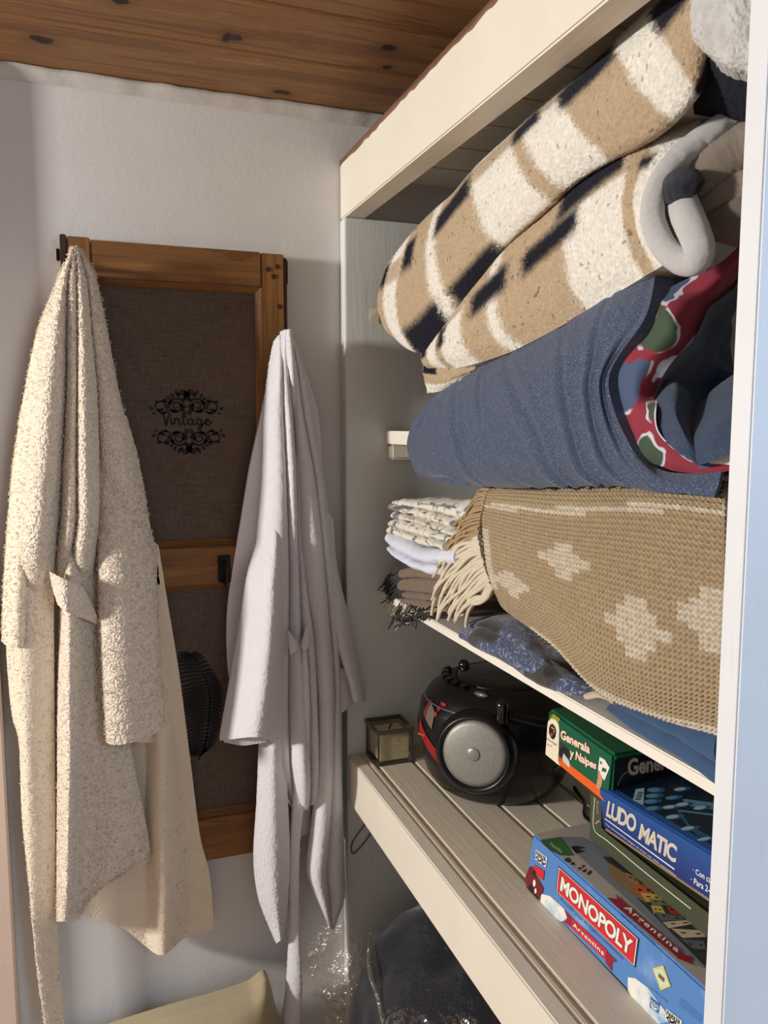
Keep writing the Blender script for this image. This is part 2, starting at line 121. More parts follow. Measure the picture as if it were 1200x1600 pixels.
[[0.474,1.1176,1.4488],[0.474,1.0772,1.4491],[0.474,1.0351,1.4563],[0.478,0.9864,1.466]]],"tan":[[[0.56,1.0686,1.3172],[0.55,0.9314,1.3281],[0.54,0.7859,1.3391],[0.53,0.6713,1.3451],[0.53,0.5623,1.3486]],
[[0.5,0.9799,1.3139],[0.495,0.8453,1.3256],[0.49,0.7185,1.3349],[0.485,0.6184,1.3399],[0.48,0.5121,1.3429]],[[0.485,0.9571,1.2851],[0.472,0.8075,1.2918],[0.465,0.6855,1.2971],[0.46,0.5887,1.3026],[0.455,
0.4845,1.3093]],[[0.478,0.9349,1.252],[0.46,0.78,1.259],[0.452,0.6678,1.2608],[0.448,0.572,1.2646],[0.444,0.4717,1.2726]],[[0.472,0.9058,1.2147],[0.455,0.7591,1.2224],[0.447,0.6562,1.2192],[0.443,0.5633,
1.223],[0.44,0.4662,1.2323]],[[0.47,0.8753,1.1893],[0.456,0.7433,1.1886],[0.449,0.6505,1.1755],[0.446,0.5631,1.1798],[0.444,0.4694,1.1934]],[[0.472,0.8587,1.1764],[0.46,0.7358,1.1651],[0.455,0.6523,1.1413],
[0.453,0.5668,1.1452],[0.452,0.4781,1.1597]]],"tan_fringe":[[[0.5,0.9574,1.3156],[0.495,0.9776,1.3107],[0.49,0.9808,1.2957],[0.487,0.9821,1.2772]],[[0.487,0.9517,1.2855],[0.482,0.9779,1.2778],[0.478,1.0014,
1.2629],[0.476,1.0177,1.2447]],[[0.48,0.9464,1.2555],[0.474,0.9925,1.241],[0.468,1.0213,1.2172],[0.464,1.0384,1.185]],[[0.478,0.9345,1.2385],[0.47,0.9715,1.2212],[0.462,1.016,1.1799],[0.458,1.0606,1.1222]],
[[0.474,0.9115,1.2153],[0.466,0.9356,1.1989],[0.459,0.9711,1.1619],[0.458,1.0104,1.1225]],[[0.472,0.8895,1.1962],[0.464,0.8946,1.1817],[0.459,0.9279,1.1607],[0.458,0.9763,1.1198]]],"sheet_print":[[[0.478,
1.2509,1.276],[0.5,1.1212,1.2896],[0.51,0.9913,1.2967]],[[0.474,1.2555,1.2693],[0.49,1.0984,1.2696],[0.5,0.9805,1.2662]],[[0.472,1.2292,1.26],[0.485,1.1108,1.2567],[0.49,0.9995,1.2536]],[[0.472,1.2411,
1.246],[0.48,1.1364,1.2491],[0.485,1.0305,1.2426]],[[0.472,1.2531,1.2316],[0.476,1.1604,1.2302],[0.48,1.0413,1.234]],[[0.472,1.2624,1.2185],[0.474,1.1554,1.2167],[0.478,1.0215,1.2239]]],"sheet_white":[[[0.474,
1.2677,1.221],[0.474,1.1881,1.2184],[0.476,1.1089,1.2151],[0.48,0.9987,1.2326]],[[0.472,1.2592,1.2002],[0.472,1.1828,1.1922],[0.473,1.1015,1.1928],[0.478,0.9939,1.2082]],[[0.474,1.2281,1.1873],[0.474,1.1657,
1.1761],[0.475,1.0865,1.1786],[0.48,0.9976,1.1894]]],"throw":[[[0.485,1.2326,1.1632],[0.484,1.1527,1.1777],[0.488,1.004,1.1914]],[[0.482,1.2366,1.1441],[0.48,1.1429,1.1623],[0.484,0.9955,1.1823]],[[0.48,
1.2254,1.1246],[0.478,1.1327,1.1409],[0.482,0.9908,1.1606]],[[0.479,1.2169,1.1155],[0.477,1.1301,1.1293],[0.48,0.9864,1.1499]],[[0.479,1.2227,1.1034],[0.477,1.13,1.1172],[0.48,0.9861,1.1373]]],"throw_fringe_side":[[[0.485,
1.2096,1.1724],[0.478,1.2413,1.161],[0.474,1.2706,1.1429],[0.472,1.294,1.1184]],[[0.482,1.219,1.1462],[0.476,1.245,1.1419],[0.472,1.2779,1.1249],[0.47,1.305,1.1027]],[[0.48,1.2195,1.1192],[0.476,1.2358,
1.1184],[0.471,1.25,1.1071],[0.466,1.2616,1.0939]]],"throw_fringe_front":[[[0.479,1.2169,1.1144],[0.47,1.2231,1.0997],[0.464,1.2253,1.0844],[0.462,1.2444,1.0581]],[[0.478,1.1749,1.1157],[0.469,1.1744,1.1018],
[0.464,1.1842,1.0895],[0.462,1.1962,1.0698]],[[0.477,1.13,1.1232],[0.469,1.1314,1.1124],[0.464,1.1402,1.1037],[0.462,1.1567,1.0835]],[[0.477,1.0666,1.1348],[0.47,1.0694,1.128],[0.466,1.084,1.1182],[0.464,
1.1039,1.1019]]],"paisley":[[[0.5,1.0165,1.1212],[0.5,0.9577,1.1421],[0.5,0.8872,1.1513],[0.5,0.8168,1.1403],[0.5,0.7546,1.1291],[0.5,0.7051,1.118]],[[0.482,0.9938,1.1189],[0.482,0.9227,1.136],[0.482,0.8464,
1.1359],[0.482,0.7729,1.1347],[0.482,0.7148,1.1298],[0.485,0.685,1.1234]],[[0.474,0.9851,1.1062],[0.474,0.9246,1.106],[0.474,0.8552,1.1092],[0.474,0.7794,1.1065],[0.474,0.7201,1.1112],[0.478,0.6815,1.1212]]],
"bluecloth":[[[0.5,0.6825,1.1183],[0.495,0.6294,1.1284],[0.49,0.5689,1.1374],[0.485,0.5125,1.1467]],[[0.488,0.6626,1.1201],[0.483,0.6135,1.1226],[0.478,0.5457,1.125],[0.475,0.5002,1.1226]],[[0.478,0.6591,
1.1152],[0.474,0.6012,1.1118],[0.471,0.5407,1.1117],[0.468,0.4916,1.1077]]],"beige_scrap":[[[0.478,0.6964,1.1198],[0.475,0.6698,1.1308],[0.475,0.6451,1.1308]],[[0.474,0.6846,1.1179],[0.472,0.6598,1.1263],
[0.473,0.6381,1.1282]]],"plaid_navy":[[0.479,0.5934,1.5922],[0.478,0.5844,1.5983],[0.48,0.5742,1.6],[0.486,0.5684,1.5949]],"pleats":[[[0.4211,1.2213,0.5507],[0.394,1.16,0.5507],[0.3772,1.1042,0.545],[0.3732,
1.0631,0.543],[0.3637,1.0064,0.5367]]],"box_monopoly":[[0.495,0.841,0.8205],[0.0118,-0.9999,0.0],[0.9999,0.0118,-0.0],[0.0,0.0,1.0]],"dec_monopoly":{"banner":[[0.0647,0.0555],[0.2071,0.0567],[0.2083,0.0304],
[0.0673,0.0288]],"title":[[0.071,0.0506],[0.2047,0.0525],[0.2049,0.0346],[0.0712,0.033]],"ribbon":[[0.1017,0.0166],[0.1672,0.0192],[0.1668,0.0087],[0.1025,0.0055]],"rib_l":[[0.1017,0.0166],[0.085,0.0168],
[0.093,0.0115],[0.0875,0.0042],[0.1032,0.0059]],"rib_r":[[0.1674,0.0181],[0.184,0.0181],[0.1764,0.0121],[0.1791,0.004],[0.1668,0.0059]],"sub":[[0.0757,0.0265],[0.1923,0.0281],[0.1922,0.0241],[0.0752,0.0218]],
"arg":[[0.1044,0.0142],[0.1642,0.0161],[0.1643,0.0095],[0.1053,0.0077]],"parker":[[0.0128,0.0522],[0.0382,0.0549],[0.0377,0.0426],[0.0146,0.0405]],"deed":[[0.2346,0.0434],[0.2476,0.0547],[0.2612,0.043],
[0.2495,0.0308]],"hasbro":[[0.2377,0.0166],[0.2514,0.0185],[0.2515,0.0088],[0.2387,0.0068]],"parker2":[[0.2605,0.02],[0.2811,0.0226],[0.2817,0.0136],[0.2612,0.0093]],"fine":[[0.274,0.0415],[0.303,0.0433],
[0.3033,0.0355],[0.2746,0.0325]],"fine2":[[0.2355,0.0257],[0.2609,0.0273],[0.2608,0.0255],[0.2353,0.0238]],"redsq":[[0.0144,0.0339],[0.0367,0.0375],[0.0374,0.0263],[0.0155,0.0227]],"car":[[0.0047,0.0266],
[0.017,0.0317],[0.0235,0.0229],[0.0396,0.0182],[0.0401,0.0131],[0.0359,0.0053],[0.0304,-0.0018],[0.0179,-0.002],[0.0048,-0.001],[-0.0004,0.01]],"cloud":[[0.0373,0.0089],[0.0546,0.0159],[0.0751,0.017],[0.0863,
0.0171],[0.0935,0.0098],[0.0818,0.0003],[0.0642,-0.0023],[0.0457,-0.0038],[0.0375,-0.0005]],"cloud2":[[0.2029,0.0132],[0.2134,0.0191],[0.2326,0.0219],[0.2493,0.0181],[0.259,0.0163],[0.265,0.0099],[0.2536,
-0.0004],[0.2324,-0.0047],[0.2116,-0.0013],[0.2057,0.0015]],"green":[[0.0174,0.0106],[0.02,0.0383],[0.0415,0.0341],[0.0631,0.0288],[0.0623,0.0227],[0.0571,0.0128],[0.0434,0.0081],[0.0303,0.0072]],"greent":[[0.0278,
0.0194],[0.0486,0.0221],[0.0534,0.0167],[0.0329,0.0141]],"eight":[[0.0633,0.0197],[0.0803,0.0211],[0.0844,0.0125],[0.0668,0.0115]],"ages":[[0.0841,0.0273],[0.1009,0.0283],[0.1063,0.0199],[0.0881,0.0158]],
"tband":[[0.1651,0.024],[0.2529,0.0255],[0.257,0.0156],[0.1707,0.0115]],"trib_l":[[0.1658,0.0235],[0.1478,0.0251],[0.1576,0.0205],[0.1502,0.0121],[0.1718,0.0113]],"trib_r":[[0.2541,0.0232],[0.2628,0.0285],
[0.2678,0.0223],[0.2758,0.0246],[0.2574,0.014]],"targ":[[0.1703,0.0247],[0.2491,0.0263],[0.2528,0.0179],[0.173,0.0144]],"tsub":[[0.1793,0.0097],[0.2321,0.0107],[0.2339,0.0079],[0.181,0.007]],"tpic":[[0.0202,
0.0388],[0.0303,0.0628],[0.052,0.0695],[0.0662,0.0717],[0.2383,0.0732],[0.2786,0.0296],[0.2732,0.0282],[0.0415,0.0341]],"thand":[[0.0448,0.0359],[0.0448,0.0574],[0.045,0.0435],[0.0538,0.0528],[0.0535,0.0407],
[0.0601,0.0484],[0.0609,0.0327]],"tdark":[[0.0771,0.0592],[0.0831,0.0685],[0.249,0.0633],[0.2762,0.0318],[0.1677,0.042]],"tgold":[[0.0888,0.0568],[0.107,0.0598],[0.1392,0.0645],[0.1645,0.0559],[0.1734,
0.046],[0.1411,0.0399],[0.117,0.0421]],"house0_ochre":[[0.1152,0.0625],[0.1295,0.0692],[0.1444,0.0604],[0.131,0.0549]],"house1_terracotta":[[0.1375,0.0542],[0.1468,0.073],[0.1661,0.0603],[0.1612,0.0472]],
"house2_yellow":[[0.1546,0.0524],[0.1653,0.0695],[0.1767,0.0659],[0.1718,0.0473]],"house3_green":[[0.1677,0.0533],[0.1759,0.0694],[0.1854,0.067],[0.179,0.0499]],"house4_red":[[0.1838,0.0628],[0.1933,0.0716],
[0.2054,0.0668],[0.1981,0.0577]],"house5_yellow":[[0.1782,0.0477],[0.1838,0.0572],[0.1961,0.0525],[0.1918,0.0409]],"house6_slate":[[0.1887,0.0434],[0.2069,0.0655],[0.2121,0.0637],[0.205,0.0396]],"house7_cream":[[0.2068,
0.0394],[0.2137,0.0679],[0.2211,0.0723],[0.2178,0.0384]],"house8_cream":[[0.2186,0.0404],[0.2332,0.0696],[0.2422,0.0642],[0.2352,0.0409]],"house9_slate":[[0.2358,0.0377],[0.2468,0.0573],[0.2579,0.0498],
[0.2522,0.0392]]},"box_ludo":[[0.556,0.7669,0.9191],[-0.068,-0.9912,0.1138],[0.9954,-0.0597,0.0745],[-0.067,0.1184,0.9907]],"ludo_h":0.0534,"dec_ludo":{"ludo":[[0.0204,0.043],[0.0791,0.0451],[0.0716,0.0227],
[0.0109,0.021]],"matic":[[0.0861,0.0402],[0.149,0.0397],[0.1427,0.0189],[0.0765,0.0192]],"line":[[0.0082,0.0177],[0.1401,0.0127],[0.1394,0.011],[0.0079,0.0163]],"small":[[0.0086,0.0121],[0.1419,0.0068],
[0.1405,0.0046],[0.0074,0.0093]],"con":[[0.1719,0.0279],[0.2001,0.0296],[0.1982,0.0225],[0.1705,0.0218]],"para":[[0.1673,0.0169],[0.1967,0.0187],[0.1948,0.0116],[0.1658,0.0098]],"fine":[[0.1712,0.0067],
[0.1922,0.0067],[0.1914,0.0045],[0.1704,0.0044]],"band":[[0.0234,0.0002],[0.0202,0.0176],[0.195,0.0119],[0.2108,-0.0065]],"domes":[[0.0438,0.0459,0.012799999999999999,0.008300000000000002],[0.0572,0.0345,
0.010599999999999998,0.008],[0.0698,0.0235,0.010300000000000004,0.008199999999999999],[0.0864,0.0143,0.009599999999999997,0.0093],[0.0726,0.0494,0.008499999999999994,0.008100000000000003],[0.0938,0.0472,
0.008700000000000013,0.007800000000000001],[0.0927,0.0316,0.008099999999999996,0.008100000000000003],[0.1156,0.0194,0.0087,0.0082],[0.1465,0.0154,0.007900000000000018,0.008700000000000001],[0.174,0.0136,
0.0063,0.0095],[0.0569,0.0721,0.008800000000000002,0.006699999999999998],[0.1107,0.0574,0.007999999999999993,0.007300000000000001]],"comb":[[0.0312,0.0305],[0.0329,0.0408],[0.075,0.0112],[0.0571,0.0095]],
"bars":[[[0.0411,0.0267],[0.043,0.0323],[0.0458,0.0304],[0.0434,0.0246]],[[0.046,0.0224],[0.0479,0.0281],[0.0507,0.0262],[0.0482,0.0203]],[[0.0507,0.0181],[0.0528,0.0239],[0.0555,0.0221],[0.053,0.0161]],
[[0.0554,0.0139],[0.0576,0.0198],[0.0602,0.018],[0.0577,0.0118]]],"trackA":[[0.1032,0.0359],[0.1302,0.0594],[0.134,0.0563],[0.1074,0.0339]],"trackB":[[0.1042,0.033],[0.1037,0.0366],[0.1448,0.0208],[0.1737,
0.0229],[0.1681,0.0131],[0.1448,0.0167]],"trackC":[[0.0826,0.0565],[0.0831,0.0596],[0.1067,0.078],[0.1214,0.0664],[0.1025,0.0527],[0.088,0.0537]]},"green":{"x":0.561,"y0":0.802,"y1":0.6},"box_green":[[0.561,
0.802,0.889],[0.0,-1.0,0.0],[1.0,0.0,-0.0],[0.0,0.0,1.0]],"dec_green":{"edge":[[0.0108,0.0591],[0.0088,0.0385],[0.0087,0.0252],[0.0114,0.0183],[0.0182,0.0159],[0.0325,0.017],[0.0514,0.0171],[0.0896,0.0162],
[0.1418,0.0161],[0.1811,0.0166]],"letters":[[0.0175,0.0581],[0.0183,0.0414],[0.0151,0.0398],[0.0142,0.0566]],"mark":[[0.0123,0.027],[0.0212,0.0354],[0.0219,0.0341],[0.0144,0.0268]],"topedge":[[0.0014,0.0598],
[0.0234,0.0697],[0.0282,0.0258],[0.2055,0.0367]]},"box_generala":[[0.553,0.8972,0.9623],[0.0,-0.999,-0.045],[1.0,0.0,0.0],[0.0,-0.045,0.999]],"generala_l":0.1446,"generala_h":0.0638,"dec_generala":{"orange":[[-0.0018,
0.0086],[0.003,0.0081],[0.0352,0.0076],[0.1161,0.0109],[0.1399,0.0134],[0.1406,0.0053],[0.1058,0.0049],[0.0397,-0.0036],[0.0022,-0.0049]],"olive":[[0.0134,0.0704],[0.0306,0.07],[0.0277,0.0561],[0.0059,
0.0503]],"arch":[[0.0003,0.0386],[0.0034,0.0472],[0.0111,0.0543],[0.0201,0.0561],[0.0279,0.0536],[0.0308,0.0472],[0.0337,0.0208],[0.0344,0.0067],[0.0397,-0.0033],[0.0108,-0.0063],[0.0047,-0.0006]],"disc":[[0.0149,
0.0488],[0.0219,0.0465],[0.025,0.0417],[0.0239,0.034],[0.0198,0.0286],[0.0134,0.0284],[0.0077,0.0333],[0.0072,0.0394],[0.0092,0.0449]],"P1":[[0.012,0.0437],[0.0202,0.0443],[0.0198,0.0426],[0.0122,0.042]],
"P2":[[0.0177,0.0417],[0.0217,0.0423],[0.0217,0.0382],[0.0181,0.0377]],"P3":[[0.0119,0.0351],[0.0191,0.0361],[0.0142,0.0298],[0.0122,0.0311]],"plast":[[0.0039,0.0259],[0.0281,0.0271],[0.0285,0.0226],[0.0043,
0.0214]],"since":[[0.0059,0.0181],[0.0178,0.0194],[0.018,0.0174],[0.006,0.016]],"t1":[[0.0341,0.0496],[0.1002,0.0567],[0.1005,0.0444],[0.0345,0.036]],"t2":[[0.058,0.0352],[0.1162,0.042],[0.1152,0.0287],
[0.0587,0.0184]],"dcirc":[[0.0447,0.0303],[0.0533,0.0306],[0.0566,0.0265],[0.0551,0.0203],[0.0495,0.0147],[0.0418,0.0132],[0.0362,0.0158],[0.0357,0.0217],[0.0388,0.0267]],"dbox":[[0.0327,0.0316],[0.04,
0.0328],[0.0574,0.0294],[0.0589,0.016],[0.035,0.006]],"dice":[[0.0454,0.0215],[0.0526,0.0192],[0.0588,0.017],[0.0617,0.0133],[0.0604,0.0086],[0.0543,0.0098],[0.0464,0.0102],[0.0435,0.014]],"card1":[[0.1193,
0.0501],[0.1304,0.0509],[0.1279,0.03],[0.1185,0.0341]],"card2":[[0.1248,0.0474],[0.1305,0.0505],[0.1397,0.0459],[0.1327,0.0263],[0.1234,0.0307]],"pip1":[[0.1219,0.0461],[0.1249,0.0461],[0.1245,0.0426],
[0.1215,0.0426]],"pip2":[[0.1269,0.0404],[0.135,0.0418],[0.1339,0.0372],[0.1259,0.0352]],"hand":[[0.1185,0.0341],[0.1234,0.0298],[0.1289,0.0277],[0.1277,0.0167],[0.1252,0.0107],[0.1176,0.0108],[0.1195,
0.0231]],"inset":[[0.0296,0.0711],[0.0832,0.0774],[0.077,0.0744],[0.0332,0.07]],"endt":[[0.0204,0.0576],[0.1016,0.0553],[0.1036,0.0332],[0.0221,0.0334]],"endc":[[0.0022,0.0635],[0.0051,0.0641],[0.0084,
0.0254],[0.0049,0.0239]],"arc":[[0.0228,0.0402],[0.0171,0.0368],[0.0127,0.0311],[0.0102,0.0246]]},"dec_radio":{"speaker":[3.9794,0.565],"disp":[[2.8693,0.93],[3.2254,0.93],[3.2358,0.835],[2.9845,0.85]],
"disp2":[[2.8693,0.93],[3.0159,0.935],[3.0578,0.86],[2.974,0.855]],"redA":[[2.3876,0.615],[3.1311,0.8],[3.4453,0.755],[3.4139,0.67],[3.2777,0.69],[3.0264,0.725]],"btn":[[[3.3615,0.905],[3.4662,0.905],[3.4872,
0.885],[3.4034,0.88]],[[3.351,0.855],[3.3824,0.87],[3.4243,0.85],[3.3929,0.83]],[[3.3406,0.81],[3.3824,0.825],[3.4139,0.8],[3.372,0.78]]],"orange":[[2.4609,0.37],[3.1835,0.59],[3.173,0.545],[3.1311,0.555]],
"olive":[[2.44,0.52],[3.2044,0.68],[3.3091,0.575],[2.4295,0.21],[3.0997,0.555]]},"vint":[[0.1023,1.4213],[0.1823,1.419],[0.1817,1.3929],[0.1014,1.393]],"vctr":[[0.1428,1.431],[0.1448,1.3807]],"leafstem":[[0.1467,
0.842],[0.1547,0.8585],[0.1608,0.8797],[0.1649,0.9054],[0.1668,0.9271],[0.1677,0.9488],[0.1656,0.9678],[0.1592,0.9887],[0.1488,1.0114],[0.1396,1.0265]],"leaf_l":[[0.1324,0.85],[0.1286,0.8622],[0.1277,0.8813],
[0.1256,0.9033],[0.1234,0.9252],[0.1211,0.9399],[0.119,0.9617],[0.1157,0.9906],[0.1137,1.0149],[0.1195,1.0328]],"leaf_r":[[0.1616,0.8546],[0.173,0.8618],[0.1803,0.877],[0.185,0.8984],[0.1884,0.9244],[0.1902,
0.9461],[0.1879,0.9682],[0.1759,0.9913],[0.1599,1.0188],[0.1438,1.0304]]}''')
# ------------------------------------------------------------------ helpers: materials
def lin(c):
    return tuple((x / 12.92 if x <= 0.04045 else ((x + 0.055) / 1.055) ** 2.4) for x in [v / 255.0 for v in c])
MATS = {}
class NT:
    def __init__(s, name):
        s.m = bpy.data.materials.new(name); s.m.use_nodes = True; s.t = s.m.node_tree
        s.b = s.t.nodes['Principled BSDF']; s.out = s.t.nodes['Material Output']
    def n(s, typ, **kw):
        nd = s.t.nodes.new(typ)
        for k, v in kw.items():
            if k.startswith('i_'): nd.inputs[int(k[2:])].default_value = v
            else: setattr(nd, k, v)
        return nd
    def l(s, a, b): s.t.links.new(a, b)
    def math(s, op, a, b=None, c=None):
        nd = s.n('ShaderNodeMath', operation=op)
        for i, v in enumerate((a, b, c)):
            if v is None: continue
            if isinstance(v, (int, float)): nd.inputs[i].default_value = v
            else: s.l(v, nd.inputs[i])
        return nd.outputs[0]
    def mix(s, f, a, b):
        nd = s.n('ShaderNodeMix', data_type='RGBA')
        for i, v in ((0, f), (6, a), (7, b)):
            if isinstance(v, (int, float)): nd.inputs[i].default_value = v
            elif isinstance(v, tuple): nd.inputs[i].default_value = (*v[:3], 1)
            else: s.l(v, nd.inputs[i])
        return nd.outputs[2]
    def noise(s, scale, detail=3, rough=0.5, vec=None, dist=0.0):
        nd = s.n('ShaderNodeTexNoise'); nd.inputs['Scale'].default_value = scale; nd.inputs['Detail'].default_value = detail
        nd.inputs['Roughness'].default_value = rough; nd.inputs['Distortion'].default_value = dist
        if vec is not None: s.l(vec, nd.inputs['Vector'])
        return nd.outputs[0]
    def obj(s, scale=(1, 1, 1)):
        tc = s.n('ShaderNodeTexCoord'); mp = s.n('ShaderNodeMapping'); mp.inputs['Scale'].default_value = scale
        s.l(tc.outputs['Object'], mp.inputs[0]); return mp.outputs[0]
    def ramp(s, f, a, b):
        nd = s.n('ShaderNodeMapRange'); nd.clamp = True
        s.l(f, nd.inputs[0]); nd.inputs[1].default_value = a; nd.inputs[2].default_value = b
        return nd.outputs[0]
    def bump(s, h, strength, dist, prev=None):
        nd = s.n('ShaderNodeBump'); nd.inputs['Strength'].default_value = strength; nd.inputs['Distance'].default_value = dist
        s.l(h, nd.inputs['Height'])
        if prev is not None: s.l(prev, nd.inputs['Normal'])
        return nd.outputs[0]
    def base(s, c):
        if isinstance(c, tuple): s.b.inputs['Base Color'].default_value = (*c[:3], 1)
        else: s.l(c, s.b.inputs['Base Color'])
    def set(s, **kw):
        for k, v in kw.items():
            s.b.inputs[k.replace('_', ' ')].default_value = v
def plain(name, rgb, rough=0.6, metal=0.0, var=0.06, coat=0.0, spec=0.5):
    if name in MATS: return MATS[name]
    t = NT(name); c = lin(rgb)
    f = t.noise(60, 3, 0.6, t.obj())
    t.base(t.mix(f, tuple(x * (1 - var) for x in c), tuple(min(1, x * (1 + var)) for x in c)))
    t.set(Roughness=rough, Metallic=metal); t.b.inputs['Coat Weight'].default_value = coat
    t.b.inputs['Specular IOR Level'].default_value = spec
    MATS[name] = t.m; return t.m
def painted(name, rgb, grain=(1, 1, 1), worn=0.0, rough=0.5, bump=0.25, worn_rgb=(150, 120, 90)):
    t = NT(name); c = lin(rgb); v = t.obj(grain)
    f = t.noise(40, 6, 0.62, v); g = t.noise(9, 4, 0.6, t.obj())
    col = t.mix(t.ramp(g, 0.3, 0.7), tuple(x * 0.94 for x in c), c)
    col = t.mix(t.ramp(f, 0.62, 0.80), col, tuple(x * 0.82 for x in c))
    if worn:
        h = t.noise(75, 5, 0.7, t.obj((1, 0.25, 1)))
        col = t.mix(t.math('MULTIPLY', t.ramp(h, 0.66, 0.74), worn), col, lin(worn_rgb))
    t.base(col); t.set(Roughness=rough)
    t.l(t.bump(f, bump, 0.002), t.b.inputs['Normal']); return t.m
def wood(name, dark, light, axis, knots=(), plane=(0, 1), worn=0.0):
    t = NT(name); s = [22.0, 22.0, 22.0]; s[axis] = 1.6
    v = t.obj(tuple(s)); f = t.noise(1.6, 5, 0.6, v, 0.6); s2 = [150.0] * 3; s2[axis] = 4.0
    g = t.noise(1.0, 3, 0.5, t.obj(tuple(s2)))
    wv = t.math('FRACT', t.math('MULTIPLY', f, 7.0)); wv = t.ramp(wv, 0.55, 1.0)
    col = t.mix(t.ramp(f, 0.3, 0.72), lin(dark), lin(light))
    d = lin(dark)
    col = t.mix(t.math('MULTIPLY', wv, 0.45), col, tuple(x * 0.62 for x in d))
    col = t.mix(t.math('MULTIPLY', t.ramp(g, 0.5, 0.75), 0.35), col, tuple(x * 0.55 for x in d))
    if knots:
        tc = t.n('ShaderNodeTexCoord'); sp = t.n('ShaderNodeSeparateXYZ'); t.l(tc.outputs['Object'], sp.inputs[0])
        wob = t.noise(60, 2, 0.5, t.obj())
        for (a, b, ra, rb) in knots:
            dx = t.math('DIVIDE', t.math('SUBTRACT', sp.outputs[plane[0]], a), ra)
            dy = t.math('DIVIDE', t.math('SUBTRACT', sp.outputs[plane[1]], b), rb)
            r = t.math('SQRT', t.math('ADD', t.math('MULTIPLY', dx, dx), t.math('MULTIPLY', dy, dy)))
            r = t.math('ADD', r, t.math('MULTIPLY', t.math('SUBTRACT', wob, 0.5), 0.9))
            halo = t.math('MULTIPLY', t.math('SUBTRACT', 1.0, t.ramp(r, 0.9, 2.8)), 0.45)
            col = t.mix(halo, col, tuple(x * 0.6 for x in d))
            core = t.math('SUBTRACT', 1.0, t.ramp(r, 0.75, 1.05))
            col = t.mix(core, col, (0.022, 0.011, 0.009))
    if worn:
        h = t.noise(14, 4, 0.6, t.obj())
        col = t.mix(t.math('MULTIPLY', t.ramp(h, 0.6, 0.78), worn), col, lin((178, 160, 140)))
    t.base(col); t.set(Roughness=0.62)
    t.l(t.bump(f, 0.25, 0.003), t.b.inputs['Normal']); return t.m
def terry_mat(name, rgb, cell, depth):
    t = NT(name); c = lin(rgb); vo = t.n('ShaderNodeTexVoronoi'); vo.feature = 'SMOOTH_F1'; vo.inputs['Scale'].default_value = cell; vo.inputs['Smoothness'].default_value = 0.6
    wv = t.noise(cell * .5, 2, .5, t.obj()); tc = t.n('ShaderNodeTexCoord'); ad = t.n('ShaderNodeVectorMath', operation='MULTIPLY_ADD'); cm = t.n('ShaderNodeCombineXYZ')
    for i in range(3): t.l(wv, cm.inputs[i])
    t.l(cm.outputs[0], ad.inputs[0]); ad.inputs[1].default_value = (1.6 / cell,) * 3; t.l(tc.outputs['Object'], ad.inputs[2]); t.l(ad.outputs[0], vo.inputs['Vector'])
    inv = t.math('SUBTRACT', 1.0, vo.outputs['Distance']); g = t.noise(22, 3, .6, t.obj())
    t.base(t.mix(g, tuple(x * .95 for x in c), tuple(min(1, x * 1.03) for x in c))); t.set(Roughness=.95); t.b.inputs['Sheen Weight'].default_value = .35; t.b.inputs['Specular IOR Level'].default_value = .1
    t.l(t.bump(inv, 1.0, depth, t.bump(t.noise(1500, 2, .6, t.obj()), .4, .001)), t.b.inputs['Normal']); return t.m
def fabric(name, rgb=None, scale=900, bump=0.5, dist=0.002, fleck=None, sheen=0.3, var=0.15, rough=0.95, warp=None, attr=False):
    t = NT(name)
    if attr:
        at = t.n('ShaderNodeAttribute'); at.attribute_name = 'Col'; base = at.outputs[0]
    else:
        base = None
    f = t.noise(scale, 3, 0.6, t.obj()); g = t.noise(scale * 0.13, 3, 0.6, t.obj())
    if attr: col = t.mix(t.math('MULTIPLY', t.ramp(f, 0.35, 0.7), var), base, (0.02, 0.02, 0.025))
    else:
        c = lin(rgb); col = t.mix(f, tuple(x * (1 - var) for x in c), tuple(min(1, x * (1 + var)) for x in c))
        col = t.mix(t.math('MULTIPLY', t.ramp(g, 0.45, 0.7), 0.25), col, tuple(x * 0.8 for x in c))
    if fleck:
        sc_, thr, frgb, stretch = fleck
        h = t.noise(sc_, 2, 0.6, t.obj(stretch))
        col = t.mix(t.math('MULTIPLY', t.ramp(h, thr, thr + 0.12), 0.75), col, lin(frgb))
    t.base(col); t.set(Roughness=rough); t.b.inputs['Sheen Weight'].default_value = sheen
    t.b.inputs['Specular IOR Level'].default_value = 0.15
    nb = t.bump(f, bump, dist)
    if warp:
        h = t.noise(warp[0], 2, 0.5, t.obj(warp[1])); nb = t.bump(h, warp[2], 0.004, nb)
    t.l(nb, t.b.inputs['Normal']); return t.m
# ------------------------------------------------------------------ helpers: objects
def tag(o, label=None, cat=None, group=None, kind=None):
    for k, v in (('label', label), ('category', cat), ('group', group), ('kind', kind)):
        if v: o[k] = v
    return o
def thing(name, loc, label=None, cat=None, group=None, kind=None, mat=None):
    o = bpy.data.objects.new(name, None); C.objects.link(o); o.empty_display_size = 0.03
    o.matrix_world = mat if mat is not None else Matrix.Translation(Vector(loc))
    return tag(o, label, cat, group, kind)
def root_of(p):
    M = Matrix.Identity(4)
    while p is not None: M = p.matrix_basis @ M if False else M; p = None
    return M
WORLD = {}
def link(name, me, mat, parent=None, local=False, label=None, kind=None):
    o = bpy.data.objects.new(name, me); C.objects.link(o)
    if mat is not None: me.materials.append(mat)
    if parent is not None:
        o.parent = parent
        # geometry given in world coordinates unless local: undo the root's transform
        r = parent
        while r.parent is not None: r = r.parent
        if parent is r and not local: o.matrix_parent_inverse = r.matrix_basis.inverted()
    if label: o['label'] = label
    if kind: o['kind'] = kind
    return o
